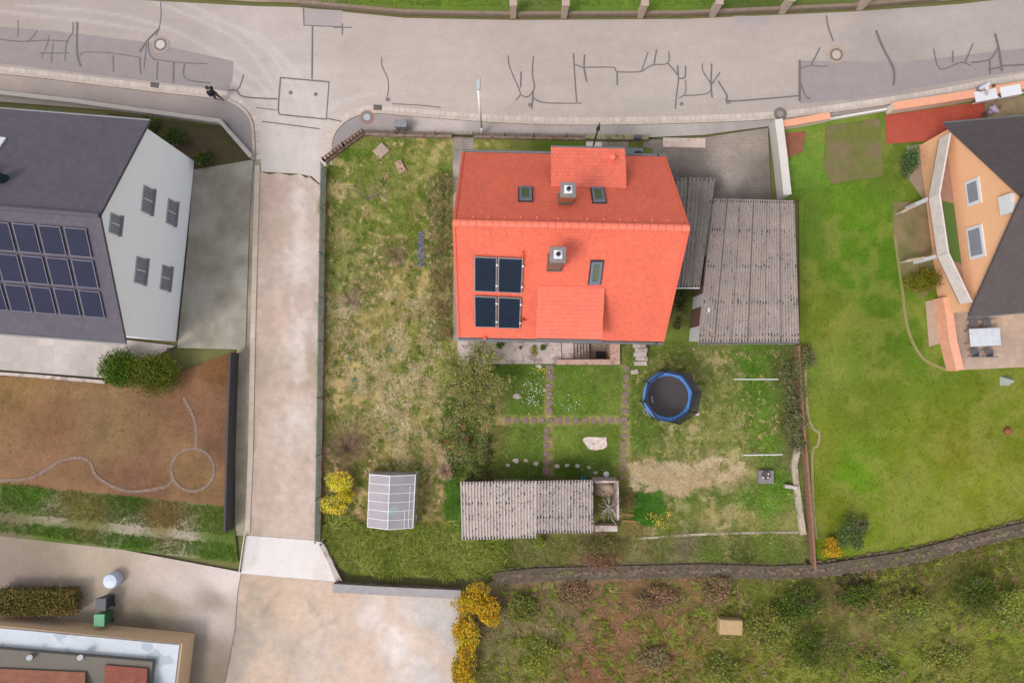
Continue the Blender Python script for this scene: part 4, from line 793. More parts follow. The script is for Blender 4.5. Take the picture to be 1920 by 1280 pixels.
def moss(thing, q, rows, n, seed, parent, dark=True):
    g_ = random.Random(seed); b = MB(); q = [Vector(p) for p in q]; W_ = (q[1]-q[0]).length; m = int(W_/.177)
    def at(u, v, s_, l_): 
        u = (math.floor(u*m)+.75)*.177/W_; p = q[0].lerp(q[1], u).lerp(q[3].lerp(q[2], u), v); d = (q[3].lerp(q[2], u)-q[0].lerp(q[1], u)).normalized()
        b.blob(p+Vector((0, 0, -.01)), (s_, l_, .035), 6, .3, g_.randrange(9))
    for t in rows:
        for k in range(int(n*g_.uniform(.7, 1.1))): at(g_.random()**1.3, min(.985, max(.01, t+g_.gauss(0, .006))), g_.uniform(.02, .045), g_.uniform(.03, .09))
    for k in range(n*4): at(g_.random(), g_.random(), g_.uniform(.012, .03), g_.uniform(.02, .07))
    for k in range(m):                       # a dark tuft at both ends of each trough
        for v in (.012, .985): at((k+.1)/m, v, g_.uniform(.02, .04), g_.uniform(.04, .1))
    thing.part('moss_tufts', b, m_moss, parent)['kind'] = 'stuff'
gz = 2.6
gar = Thing('garage', 'garage with a large grey corrugated fibre cement roof east of the house', 'garage', P(1395, 505, 0))
q1 = [P(1308, 642, gz), P(1499, 641, gz), P(1489, 376, gz+.25), P(1338, 372, gz+.25)]; q1 = [q1[0], q1[1], q1[2], P(1339, 372, gz+.25)]
mbr = MB(); corrugated(mbr, q1, .177, .042, 24, sheetw=.9); gr = gar.part('roof', mbr, m_etern, smooth=False)
sm = MB()
for k in range(1, 6):
    u = k/6.1; a = q1[0].lerp(q1[1], u); b_ = q1[3].lerp(q1[2], u); sm.bar(a+Vector((0, 0, .03)), b_+Vector((0, 0, .03)), .02, .02)
gar.part('sheet_seam', sm, m_moss, gr)
moss(gar, q1, (.05, .28, .53, .78), 34, 5, gr)
b = MB(); gx0 = P(1290, 640, 0); 
cs = [P(1291, 640, 0), P(1462, 640, 0), P(1452, 400, 0), P(1315, 400, 0)]
up = [p+Vector((0, 0, 2.42)) for p in cs]; b.hexa(cs, up); gw = gar.part('wall', b, m_white)
dd = MB(); 
for (t0, t1) in ((.0, .13), (.27, .62)): pass
a0, a1 = cs[0], cs[3]; d_ = (a1-a0)
for (t0, t1, nm) in ((.10, .24, 'door'), (.34, .62, 'door')):
    m0 = a0+d_*t0; m1 = a0+d_*t1; bb = MB(); bb.bar(m0+Vector((-.03, 0, 1.15)), m1+Vector((-.03, 0, 1.15)), .06, 2.2); gar.part('door', bb, m_brown)
b = MB(); b.tube(q1[0]+Vector((0, -.06, -.08)), q1[1]+Vector((0, -.06, -.08)), .065, n=8); gar.part('gutter', b, m_zinc)
b = MB(); b.blob(P(1329, 581, gz+.08), (.07, .16, .02), 10, .1, 2); gar.part('bird_dropping', b, m_white, gr)
# linking roof
car = Thing('carport', 'narrow dark grey corrugated lean-to roof between the house and the garage', 'carport', P(1290, 450, 0))
q2 = [P(1240, 539, 2.75), P(1311, 539, 2.75), P(1340, 372, 2.95), P(1340, 334, 3.0)]
q2 = [P(1238, 539, 2.75), P(1312, 539, 2.75), P(1341, 334, 2.98), P(1236, 333, 2.98)]
mbr = MB(); corrugated(mbr, q2, .177, .034, 20, sheetw=.9); cr = car.part('roof', mbr, M('fibre_cement_dark', A(140, 130, 125), var=.16, scale=1.2, fine=10, fvar=.22, bump=.3, spot=[(9, .64, A(70, 66, 64), .7), (7, .7, A(225, 222, 218), .8)]))
sm = MB()
for u in (.3, .52, .78): sm.bar(q2[0].lerp(q2[1], u)+Vector((0, 0, .03)), q2[3].lerp(q2[2], u)+Vector((0, 0, .03)), .02, .02)
car.part('sheet_seam', sm, m_moss, cr)
moss(car, q2, (.02, .5), 16, 9, cr)
b = MB(); b.bar(q2[0]+Vector((0, -.03, -.08)), q2[1]+Vector((0, -.03, -.08)), .06, .1); car.part('fascia', b, m_white)
for (x, y) in ((1298, 546), (1306, 370), (1258, 370)):
    b = MB(); p = P(x, y, 0); b.box(p+Vector((0, 0, 1.3)), (.1, .1, 2.6)); car.part('post', b, m_brown)
# garden shed
sz = 2.3
sh = Thing('garden_shed', 'long low garden shed with a pale corrugated roof at the south of the lawn', 'shed', P(985, 950, 0))
qa = [P(866, 1012, sz), P(1005, 1008, sz), P(1005, 901, sz+.12), P(863, 903, sz+.12)]; qb = [P(1004, 999, sz+.03), P(1112, 999, sz+.03), P(1112, 899, sz+.15), P(1004, 901, sz+.15)]
mbr = MB(); corrugated(mbr, qa, .177, .05, 14); r_ = sh.part('roof', mbr, m_etern_lt); moss(sh, qa, (.62, .03, .97), 26, 21, r_)
mbr = MB(); corrugated(mbr, qb, .177, .052, 14); r2_ = sh.part('roof', mbr, M('fibre_cement_mid', A(186, 172, 168), var=.14, scale=2.0, fine=26, fvar=.25, bump=.3, spot=[(12, .58, A(105, 95, 90), .75), (16, .66, A(232, 225, 220), .6)])); moss(sh, qb, (.03, .3, .97), 24, 22, r2_)
b = MB(); cs = [P(878, 990, 0), P(1098, 982, 0), P(1104, 898, 0), P(872, 898, 0)]; b.hexa(cs, [p+Vector((0, 0, 2.18)) for p in cs]); sh.part('wall', b, m_brown)
b = MB(); p = P(955, 899, .0); b.box(p+Vector((0, .02, 1)), (1.9, .06, 1.9)); sh.part('door', b, M('grey_boards', A(165, 150, 142), var=.15))
# roofless bay
bay = Thing('planting_bay', 'roofless concrete bay with sand heap and bare bush at the shed east end', 'planter', P(1138, 945, 0))
b = MB(); zz = 1.7
a0 = P(1115, 903, zz); a1 = P(1158, 903, zz); a2 = P(1159, 975, zz); 
b.bar(a0-Vector((0, 0, .85)), a1-Vector((0, 0, .85)), .13, 1.7); b.bar(a1+Vector((0, .065, -.852)), a2-Vector((0, 0, .852)), .13, 1.7); b.bar(P(1115, 988, .35), P(1156, 988, .35), .35, .7); bay.part('wall', b, m_conc)
b = MB(); b.blob(P(1132, 912, .1), (.75, .55, .75), 14, .18, 5); bay.part('sand_heap', b, M('sand', A(205, 180, 160), var=.12, bump=.3), smooth=True)
b = MB(); e = twigs(b, P(1140, 950, .1), 16, .8, 1.3, .014, 5); leaf_cloud(b, P(1132, 945, .9), (.75, .9, .5), 500, .07, [(130, 112, 66), (105, 92, 56), (140, 130, 70)], seed=4); bay.part('bare_bush', b, m_leaf)

# stepped timber edging east of bay
single('timber_edging', MB().bar(P(1165, 962, .1), P(1192, 966, .1), .12, .2).bar(P(1166, 975, .1), P(1192, 977, .1), .12, .2), M('old_timber', A(150, 116, 72), var=.2), 'weathered orange timber edging steps beside the roofless bay', 'edging', P(1178, 968, 0))

# ------------------------------------------------------------------ greenhouse
gh = Thing('greenhouse', 'small greenhouse of translucent panels with white frame in the southwest garden', 'greenhouse', P(737, 938, 0))
ew, rz_ = 1.55, 2.2
c00, c10, c11, c01 = P(689, 987, ew), P(774, 989, ew), P(779, 890, ew), P(693, 889, ew); r0, r1 = P(727, 992, rz_), P(731, 892, rz_)
m_poly = M('polycarbonate', A(205, 196, 205), rough=.35, spec=.5, alpha=.62, var=.12, scale=1.2, bump=0)
g0 = lambda p: Vector((p.x, p.y, .05))
for q in ([c00, r0, r1, c01], [r0, c10, c11, r1]):
    pn = MB(); pn.add(q, [(0, 1, 2, 3)]); gh.part('roof_panel', pn, m_poly)
pn = MB(); pn.add([g0(c00), g0(c10), c10, r0, c00], [(0, 1, 2, 3, 4)]); pn.add([g0(c11), g0(c01), c01, r1, c11], [(0, 1, 2, 3, 4)]); pn.add([g0(c10), g0(c11), c11, c10], [(0, 1, 2, 3)]); pn.add([g0(c01), g0(c00), c00, c01], [(0, 1, 2, 3)])
gh.part('wall_panel', pn, m_poly)
fr = MB()
for a, b_ in ((c00, c01), (c10, c11), (r0, r1), (c00, r0), (r0, c10), (c01, r1), (r1, c11), (g0(c00), c00), (g0(c10), c10), (g0(c11), c11), (g0(c01), c01), (g0(c10), g0(c11)), (g0(c01), g0(c11)), (g0(c00), g0(c01))): fr.bar(a, b_, .05, .05)
for k in range(1, 6):
    t = k/6; l = c00.lerp(c01, t); r = c10.lerp(c11, t); m_ = r0.lerp(r1, t); fr.bar(l+Vector((0, 0, .01)), m_+Vector((0, 0, .01)), .04, .03); fr.bar(m_+Vector((0, 0, .01)), r+Vector((0, 0, .01)), .04, .03); fr.bar(g0(r), r, .03, .03); fr.bar(g0(l), l, .03, .03)
gh.part('frame', fr, m_white)
fr = MB(); p = r0.lerp(c10, .65)+Vector((0, 0, .02)); p2 = r1.lerp(c11, .65)+Vector((0, 0, .02)); fr.bar(p, p.lerp(p2, .34), .03, .03); q_ = r0.lerp(c10, .82)+Vector((0, 0, .02)); q2_ = r1.lerp(c11, .82)+Vector((0, 0, .02)); fr.bar(q_, q_.lerp(q2_, .8), .03, .03); gh.part('vent_frame', fr, m_white)
b = MB(); b.bar(P(712, 886, .3), P(752, 886, .3), .08, .5); gh.part('door_rail', b, m_alu)
pot = MB(); pot.lathe(P(741, 953, .0), [(.22, 0), (.3, .6), (.32, .62), (.3, .66)], 16); single('plant_pot', pot, M('green_plastic', A(30, 190, 140, 1.3), bump=0, rough=.4), 'turquoise green tub standing inside the greenhouse', 'tub', P(741, 953, 0))

# ------------------------------------------------------------------ trampoline
tc_ = P(1252, 743, .85); tc_.z = 0
tp = Thing('trampoline', 'round trampoline with blue edge padding and dark safety net', 'trampoline', tc_)
Rr = 1.53; zt = .85
def ringmesh(mb, r0_, r1_, z0_, z1_, n=48):
    vs = []
    for i in range(n):
        a = 2*math.pi*i/n
        for r_, z_ in ((r0_, z0_), (r1_, z0_), (r1_, z1_), (r0_, z1_)): vs.append(tc_+Vector((r_*math.cos(a), r_*math.sin(a), z_)))
    fs = []
    for i in range(n):
        j = (i+1) % n
        for k in range(4): fs.append((i*4+k, i*4+(k+1) % 4, j*4+(k+1) % 4, j*4+k))
    return mb.add(vs, [tuple(reversed(f)) for f in fs])
b = MB(); b.lathe(tc_, [(1.3, zt-.02), (1.3, zt)], 48); tp.part('mat', b, M('jump_mat', A(84, 80, 82), var=.06, scale=2, bump=.1))
b = MB(); ringmesh(b, 1.26, Rr, zt+.01, zt+.06); pad = tp.part('edge_pad', b, M('blue_pad', A(96, 148, 226), var=.05, bump=.05, rough=.5))
b = MB()
for k in range(8):
    a = 2*math.pi*k/8+.2; b.bar(tc_+Vector((1.27*math.cos(a), 1.27*math.sin(a), zt+.065)), tc_+Vector((Rr*math.cos(a), Rr*math.sin(a), zt+.065)), .02, .01)
tp.part('pad_seam', b, m_dark, pad)
ntop = 2.65; net = MB(); n = 8; ang = [2*math.pi*k/n+.2 for k in range(n)]
tops = [tc_+Vector((1.62*math.cos(a), 1.62*math.sin(a), ntop)) for a in ang]; bots = [tc_+Vector((1.5*math.cos(a), 1.5*math.sin(a), zt+.06)) for a in ang]
for k in range(n): j = (k+1) % n; net.add([bots[k], bots[j], tops[j], tops[k]], [(0, 1, 2, 3)])
tp.part('safety_net', net, M('net_mesh', A(62, 58, 74), alpha=.76, bump=0, rough=.9, var=.05))
for k in range(n):
    b = MB(); a = ang[k]; o1 = tc_+Vector((1.62*math.cos(a), 1.62*math.sin(a), 0)); b.tube(o1+Vector((0, 0, .1)), o1+Vector((0, 0, ntop)), .035, n=8); tp.part('pole', b, m_dark)
for k in range(4):
    b = MB(); a = ang[k*2]; o1 = tc_+Vector((1.5*math.cos(a), 1.5*math.sin(a), 0)); a2 = ang[k*2+1]; o2 = tc_+Vector((1.5*math.cos(a2), 1.5*math.sin(a2), 0))
    b.path([o1+Vector((0, 0, zt)), o1*1+Vector((.12*math.cos(a), .12*math.sin(a), .12)), o2+Vector((.12*math.cos(a2), .12*math.sin(a2), .12)), o2+Vector((0, 0, zt))], .03, n=7); tp.part('leg', b, m_alu)
b = MB(); la, lb = P(1206, 773, .05), P(1222, 765, .8); dv = Vector((.18, -.32, 0)).normalized()*.17
for s_ in (-1, 1): b.tube(la+dv*s_, lb+dv*s_, .02, n=6)
for t in (.1, .4, .7): c_ = la.lerp(lb, t); b.bar(c_-dv, c_+dv, .06, .03)
tp.part('ladder', b, m_alu)
b = MB(); b.bar(P(1222, 742, zt+.02), P(1224, 755, zt+.02), .03, .02); tp.part('strap', b, m_white)

# ------------------------------------------------------------------ stepping stones, loose stones
ORD = ['first', 'second', 'third', 'fourth', 'fifth', 'sixth', 'seventh', 'eighth', 'ninth', 'tenth', 'eleventh', 'twelfth', 'thirteenth', 'fourteenth']
protos = []
for k in range(4):
    b = MB(); q_ = random.Random(k); ring = []
    for i in range(10):
        a_ = 2*math.pi*i/10; rr = .19/max(abs(math.cos(a_)), abs(math.sin(a_)))**.55*q_.uniform(.88, 1.08); ring.append((rr*math.cos(a_), rr*math.sin(a_)))
    b.hexa([(x, y, 0) for x, y in ring], [(x*.98, y*.98, .05) for x, y in ring]); b.hexa([(x*.98, y*.98, .05) for x, y in ring], [(x*.86, y*.86, .07) for x, y in ring]); protos.append(b)
made = {}
def stones(pts, label, group, s=1.0):
    for i, (x, y) in enumerate(pts):
        p = P(x+rnd.uniform(-.9, .9), y+rnd.uniform(-.9, .9), .07); k = rnd.randrange(4)
        if k not in made: o = protos[k].build('stepping_stone', m_stepst, (0, 0, 0)); made[k] = o
        else: o = made[k].copy(); COL.objects.link(o)
        o.location = p; o.rotation_euler = (0, 0, rnd.uniform(-.15, .15)+rnd.choice((0, 1.57))); sx = s*rnd.uniform(.85, 1.12); o.scale = (sx, s*rnd.uniform(.85, 1.12), rnd.uniform(.7, 1)); tag(o, label % ORD[i], 'stepping stone', group)
stones([(1031, y) for y in (708, 724, 740, 755, 770)], '%s brown stepping stone from the terrace on the path down to the crossing', 'stepping stones of the north path', 1.15)
stones([(952+k*16.1, 788) for k in range(14)], '%s brown stepping stone from the west in the row crossing the lawn', 'stepping stones of the cross path')
stones([(1026-k*.5, 806+k*15) for k in range(5)], '%s brown stepping stone south of the crossing on the path to the shed', 'stepping stones of the shed path')
stones([(1175-k*.6, 692+k*15.6) for k in range(14)], '%s brown stepping stone from the north on the path beside the trampoline', 'stepping stones of the east path')
for k, (x, y, lw) in enumerate(((1026, 867, (.42, .34)), (1024, 884, (.42, .42)), (1031, 688, (.5, .26)), (1029, 698, (.38, .3)))):
    single('path_slab', MB().bbox(P(x, y, .09), (lw[0], lw[1], .08), .03, .02), m_stepst, ['square slab second from the shed door on the stepping path', 'square slab next to the shed at the end of the path', 'pale slab touching the terrace edge at the start of the path', 'brown slab second from the terrace edge on the path'][k], 'slab', P(x, y, 0))
lab = {0: 'west of the slab path', 1: 'east of the slab path'}
for k, (x, y, r_) in enumerate(((967, 863, .2), (986, 863, .15), (1005, 868, .19), (952, 872, .14), (1045, 873, .18), (1063, 872, .17), (1083, 873, .16), (1104, 876, .13), (1117, 886, .16), (969, 743, .26), (1308, 775, .16), (1010, 686, .2))):
    o = MB(); o.blob((0, 0, .02), (r_*.95, r_*.75, .06), 9, .28, k); lb = ['pale flat stone in the grass row north of the shed']
    oo = o.build('flat_stone', M('pale_stone', A(205, 188, 176), var=.15, bump=.3), (0, 0, 0)); oo.location = P(x, y, .08)
    if k < 9: tag(oo, ['second small pale stone from the west', 'third small pale stone from the west', 'fourth small pale stone from the west', 'westernmost small pale stone', 'first pale stone east of the slab path', 'second pale stone east of the slab path', 'third pale stone east of the slab path', 'fourth pale stone east of the slab path', 'easternmost pale stone before the white bucket'][k]+' in the row north of the shed', 'stone', 'flat stones in a row before the shed')
    else: tag(oo, ['beige stone in the lawn west of the crossing path', 'pinkish stone on the lawn southeast of the trampoline', 'stone in the grass beside the first path slab'][k-9], 'stone')
o = MB(); o.lathe(P(1136, 888, .05), [(.17, 0), (.18, .18), (.13, .22)], 16); single('white_bucket', o, m_white, 'round white lidded bucket on the lawn near the shed corner', 'bucket', P(1136, 888, 0))
o = MB(); o.lathe(P(1093, 896, .05), [(.14, 0), (.17, .3), (.15, .3), (.12, .1)], 14); single('watering_can', o.bar(P(1093, 896, .2), P(1089, 899, .4), .05), M('blue_plastic', A(88, 165, 190), bump=0, rough=.4), 'small blue watering can against the shed wall', 'watering can', P(1093, 896, 0))
q_ = random.Random(8); o = MB(); W = [P(x+q_.uniform(-1.6, 1.6), y+q_.uniform(-1.6, 1.6), .1) for x, y in ((1093, 822), (1099, 819), (1106, 819), (1113, 820), (1119, 819), (1126, 820), (1132, 818), (1138, 820), (1138, 826), (1139, 832), (1138, 838), (1131, 840), (1124, 842), (1117, 843), (1110, 842), (1103, 841), (1099, 836), (1096, 830))]; o.hexa([p-Vector((0, 0, .05)) for p in reversed(W)][::1], [p+Vector((0, 0, .04)) for p in reversed(W)])
single('gravel_bed', o, M('gravel_white', A(226, 208, 198), var=.2, scale=5, fine=12, fvar=.2, bump=.6, spot=[(5, .6, A(160, 130, 115), .7)]), 'whitish bare patch of gravel set in the lawn', 'gravel bed', P(1115, 830, 0))
b = MB(); b.bbox(P(715, 283, .16), (.82, .72, .2), R(45), .04); single('stone_block', b, m_stone, 'large square lichen covered stone near the front fence', 'stone block', P(715, 283, 0))
b = MB(); b.bbox(P(751, 313, .16), (.48, .8, .22), R(28), .05); b.blob(P(750, 318, .3), (.12, .1, .06), 8, .3, 2).blob(P(748, 306, .28), (.1, .1, .06), 8, .3, 4); single('stone_block', b, M('lichen_stone', A(190, 158, 140), var=.25, scale=9, bump=.5, spot=[(9, .53, A(140, 95, 50), .85)]), 'smaller rusty spotted stone block in the front lawn', 'stone block', P(751, 313, 0))
# well cover
wc = Thing('well_cover', 'square grey concrete shaft with a round lid in the green southeast lawn', 'well', P(1435, 893, 0))
wc.part('shaft', MB().bbox(P(1435, 893, .22), (.92, .8, .42), -.02, .03), M('grey_concrete', A(140, 132, 136), var=.08, bump=.2)); wc.part('lid', MB().lathe(P(1436, 890, .43), [(.28, 0), (.28, .06), (.24, .08)], 20), M('dark_lid', A(88, 80, 82), var=.15))
b = MB()
for x, y in ((1431, 895), (1441, 888), (1440, 895)): b.blob(P(x, y, .54), (.06, .06, .05), 8, .1, 1)
wc.part('weight_stones', b, m_conc_lt)
# clothes poles
for k, (xa, ya, xb, yb, lb) in enumerate(((1376, 711, 1459, 711, 'white clothes line frame with long crossbar in the north of the east lawn'), (1394, 853, 1467, 852, 'white clothes line frame with long crossbar near the dry strip'))):
    t_ = Thing('clothes_post', lb, 'clothes post', P((xa+xb)/2, ya, 0)); a = P(xa, ya, 1.9); b_ = P(xb, yb, 1.9); t_.part('crossbar', MB().bar(a, b_, .05, .05), m_white)
    m_ = a.lerp(b_, .5); t_.part('post', MB().tube((m_.x, m_.y, 0), m_, .035, n=8), m_alu)
    hk = MB()
    for t in (.2, .45, .6, .8): hk.box(a.lerp(b_, t)+Vector((0, 0, .04)), (.06, .06, .06))
    t_.part('hook', hk, m_white)

# ------------------------------------------------------------------ fences and walls
def wall(name, pts, w_, h_, mat, label, cat='wall', z0=0.0, cap=None):
    W = [P(x, y, 0) for x, y in pts]; t = Thing(name, label, cat, W[len(W)//2]); b = MB()
    ribbon(b, W, -w_/2, w_/2, z0, z0+h_)
    for p, d in ((W[0], W[1]-W[0]), (W[-1], W[-2]-W[-1])):
        d = d.normalized(); nrm = Vector((-d.y, d.x, 0)); b.add([p+nrm*w_/2+Vector((0, 0, z0)), p-nrm*w_/2+Vector((0, 0, z0)), p-nrm*w_/2+Vector((0, 0, z0+h_)), p+nrm*w_/2+Vector((0, 0, z0+h_))], [(0, 1, 2, 3)])
    t.part('masonry' if cap else 'wall_body', b, mat)
    if cap: c = MB(); ribbon(c, W, -w_/2-.04, w_/2+.04, z0+h_+.001, z0+h_+.06); t.part('coping', c, cap)
    return t
def railing(t, pts, z0, h_, sp, mat, post_every=10, pr=.012, rail=.03, postmat=None):
    W = [P(x, y, 0) for x, y in pts]; b = MB(); total = 0; posts = []
    for i in range(len(W)-1):
        a, c = W[i], W[i+1]; l = (c-a).length; n = max(1, int(l/sp)); b.bar(a+Vector((0, 0, z0+.12)), c+Vector((0, 0, z0+.12)), rail, rail); b.bar(a+Vector((0, 0, z0+h_-.08)), c+Vector((0, 0, z0+h_-.08)), rail, rail)
        for k in range(n+1):
            p = a.lerp(c, k/n); b.box(p+Vector((0, 0, z0+h_/2)), (pr*2, pr*2, h_))
            if k % post_every == 0: posts.append(p)
    t.part('pickets', b, mat)
    for p in posts: q = MB(); q.box(p+Vector((0, 0, z0+h_/2+.04)), (.09, .09, h_+.08)); t.part('post', q, postmat or mat)
m_railm = M('old_rail', A(135, 115, 104), var=.25, scale=6)
ft = wall('front_fence', [(612, 306), (648, 278), (684, 252)], .22, .35, m_oldwall, 'brown picket fence on a low wall along the diagonal street corner', 'fence', .05); railing(ft, [(612, 306), (648, 278), (684, 252)], .4, .65, .22, m_rust, 7, .045, .05)
ft = wall('front_fence', [(684, 253), (760, 256), (848, 258)], .26, .35, m_oldwall, 'picket fence on an old stone wall between the corner and the front gate', 'fence', .05, None); railing(ft, [(684, 253), (760, 256), (848, 258)], .4, .6, .14, m_railm, 14)
ft = wall('front_fence', [(888, 258), (1000, 260), (1094, 262)], .24, .3, m_oldwall, 'picket fence on an old stone wall beside the street lamp', 'fence', .05); railing(ft, [(888, 258), (1000, 260), (1094, 262)], .35, .6, .14, m_railm, 14)
ft = wall('front_wall', [(1094, 262), (1150, 263), (1212, 263)], .3, .55, M('mossy_block', A(150, 138, 110), var=.25, scale=5, spot=[(4, .55, A(90, 100, 50), .8)]), 'mossy stone wall between the picket fence and the driveway slab', 'wall', .05)
b = MB(); b.bar(P(851, 258, .65), P(882, 259, .65), .05, .9); gt_ = Thing('garden_gate', 'narrow metal garden gate at the head of the concrete path', 'gate', P(866, 258, 0)); gb = MB()
for k in range(9): p = P(851+k*3.8, 258, 0); gb.box(p+Vector((0, 0, .55)), (.025, .025, 1))
gt_.part('bars', gb, m_railm); gb = MB(); gb.bar(P(851, 258, .2), P(882, 259, .2), .03); gb.bar(P(851, 258, .95), P(882, 259, .95), .03); gt_.part('gate_frame', gb, m_railm)
single('mailbox', MB().bbox(P(1195, 258, .85), (.42, .22, .3), 0, .02), M('dark_box', A(88, 86, 100), rough=.5, bump=0), 'small dark grey letterbox on the mossy wall', 'mailbox', P(1195, 258, 0))
# lane side wall with green wire fence
ft = wall('lane_fence', [(610, 318), (607, 480), (605, 640), (602, 850), (599, 1010)], .3, .4, m_oldwall, 'long green wire fence on a crumbling wall along the gravel lane', 'fence', -.02)
W = [P(x, y, 0) for x, y in ((612, 318), (609, 480), (607, 640), (604, 850), (601, 1010))]; b = MB()
for i in range(len(W)-1):
    a, c = W[i], W[i+1]; l = (c-a).length; n = int(l/.07)
    for k in range(n): p = a.lerp(c, k/n); b.box(p+Vector((0, 0, .85)), (.012, .012, 1.0))
    for k in range(12): b.bar(a+Vector((0, 0, .38+k*.09)), c+Vector((0, 0, .38+k*.09)), .012, .012)
ft.part('wire_mesh', b, m_fgreen)
for i in range(len(W)-1):
    for t in (0, .5): p = W[i].lerp(W[i+1], t); ft.part('post', MB().tube(p+Vector((0, 0, .3)), p+Vector((0, 0, 1.45)), .03, n=8), m_fgreen)
# metal gate leaf next to the apron
gt_ = Thing('lane_gate', 'open thin metal gate leaf slanting past the pale concrete apron', 'gate', P(618, 1050, 0)); gb = MB()
a, c = P(602, 1015, 1.1), P(640, 1088, 1.1); gb.bar(a, c, .05, .05); a2, c2 = P(602, 1015, .15), P(640, 1088, .15); gb.bar(a2, c2, .04, .04)
for k in range(14): t = k/13; gb.bar(a.lerp(c, t), a2.lerp(c2, t), .02, .02)
gt_.part('gate_leaf', gb, m_alu); gt_.part('post', MB().box(P(604, 1018, .6), (.1, .1, 1.2)), m_alu)
wall('south_wall', [(606, 1018), (622, 1050), (636, 1086)], .28, .35, m_conc, 'short concrete wall at the southwest garden corner beside the apron')
wall('south_wall', [(630, 1094), (700, 1098), (780, 1102), (866, 1106)], .42, .8, m_oldwall, 'low stone wall with grey capping south of the tall grass bank', cap=M('grey_coping', A(165, 160, 160), var=.12))
# east garden wall, fence
wall('east_wall', [(1499, 812), (1486, 870), (1494, 940), (1503, 1000)], .36, .3, M('old_concrete', A(184, 170, 152), var=.2, scale=2.4, fine=9, bump=.3, spot=[(2, .56, A(138, 128, 100), .7)]), 'crooked pale concrete retaining wall at the southeast of the garden').part('buttress', MB().bbox(P(1482, 912, .25), (.75, .22, .4), -.15, .03), m_conc)
wall('south_kerb', [(1195, 1009), (1235, 1006), (1300, 1001), (1400, 998), (1497, 997)], .14, .12, MATS['old_concrete'], 'straight concrete kerb wall south of the east lawn')
wall('rusty_fence', [(1490, 648), (1496, 760), (1508, 900), (1516, 1000), (1520, 1062)], .12, .7, m_rust, 'rusty brown board fence between garden and the neighbour lawn', 'fence')
t_ = wall('white_boundary_wall', [(1447, 236), (1455, 300), (1463, 374)], .42, 1.1, M('white_wall_grey', A(206, 198, 192), var=.06, bump=.15), 'tall white rendered wall between driveway and neighbour lawn', cap=M('wall_cap', A(222, 214, 208), var=.05))
wall('salmon_wall', [(1455, 242), (1500, 234), (1545, 226)], .34, .8, M('salmon_base', A(225, 205, 190)), 'short salmon topped garden wall beside the white boundary wall', cap=m_salmon)
wall('salmon_wall', [(1660, 210), (1740, 198), (1825, 184), (1960, 160)], .42, .9, M('salmon_base', A(225, 205, 190)), 'long salmon topped garden wall along the pavement at the red paving', cap=m_salmon)
wall('white_kerb_wall', [(1547, 227), (1600, 218), (1658, 208)], .12, .35, m_conc_lt, 'thin pale kerb wall between the two salmon walls')
for k, (xa, xb) in enumerate(((1828, 1869), (1876, 1914))):
    ya = 184-(xa-1825)*.18; yb = 184-(xb-1825)*.18; b = MB(); b.bar(P(xa, ya-1, 1.02), P(xb, yb-1, 1.02), .66, .05); b.bar(P(xa, ya+9, .75), P(xb, yb+9, .75), .05, .5)
    single('white_sheet', b, m_white, ['white sheet draped over the salmon wall nearest the red paving', 'white sheet draped over the salmon wall at the photo edge'][k], 'sheet', P(xa, ya, 0))
wall('lot_wall', [(-60, 172), (0, 178), (150, 195), (250, 209), (418, 232), (476, 298)], .26, .5, M('pale_wall', A(190, 180, 174), var=.06), 'grey garden wall wrapping the street corner of the white house')
wall('dark_fence', [(446, 662), (441, 800), (436, 990)], .12, 1.25, M('dark_slate_panel', A(82, 78, 80), var=.06), 'dark grey panel fence between brown soil plot and lane', 'fence')
wall('terrace_kerb', [(-60, 696), (60, 704), (200, 716)], .2, .2, m_conc, 'pale kerb between the terrace and the brown soil plot')
# stone retaining wall in the south
wpts = [(925, 1082), (1000, 1074), (1150, 1070), (1320, 1066), (1440, 1070), (1540, 1066), (1700, 1042), (1800, 1016), (1960, 978)]
t_ = wall('dry_stone_wall', wpts, .75, .32, M('dark_stone', A(98, 86, 72), var=.3, scale=3, fine=8, bump=.5), 'long dark dry stone wall bounding the gardens to the south')
b = MB(); g_ = random.Random(4); W = [P(x, y, 0) for x, y in wpts]
for i in range(len(W)-1):
    n = int((W[i+1]-W[i]).length/.035)
    for k in range(n):
        t = (k+g_.random())/n; p = W[i].lerp(W[i+1], t); wd_ = .22+.3*float(vnoise(p.x, p.y, .5, 3)); s_ = g_.uniform(.05, .15); o_ = max(-.45, min(.45, g_.gauss(0, wd_)))
        b.blob(p+Vector((g_.uniform(-.1, .1), o_, .36-abs(o_)*.5)), (s_*g_.uniform(.8, 1.6), s_, .05), 6, .3, k)
o_b = t_.part('rubble', b, M('wall_boulder', A(122, 104, 92), var=.25, scale=.9, fine=7, fvar=.2, bump=.4, spot=[(1.2, .53, A(112, 110, 66), .8)])); o_b['kind'] = 'stuff'
tussocks('wall_weeds', 900, [(925, 1066), (1320, 1056), (1540, 1056), (1700, 1030), (1960, 965), (1960, 1000), (1700, 1056), (1540, 1082), (1320, 1080), (925, 1096)], 18, (.2, .45), [(100, 108, 50), (84, 90, 40), (130, 118, 70)], 'weeds growing over the dark dry stone wall', 31, wd=.04)
tussocks('wild_tussocks', 3600, [(885, 1110), (1320, 1085), (1520, 1085), (1700, 1060), (1960, 1005), (1960, 1300), (880, 1300)], 22, (.2, .5), [(134, 140, 60), (116, 122, 50), (156, 144, 90), (148, 122, 88), (142, 152, 62), (104, 114, 46)], 'weedy tussocks covering the overgrown plot in the south', 32, lambda px, py: np.clip((fbm(px/30, py/30, 1.0, 48)-.35)*3, .05, 1), wd=.05)
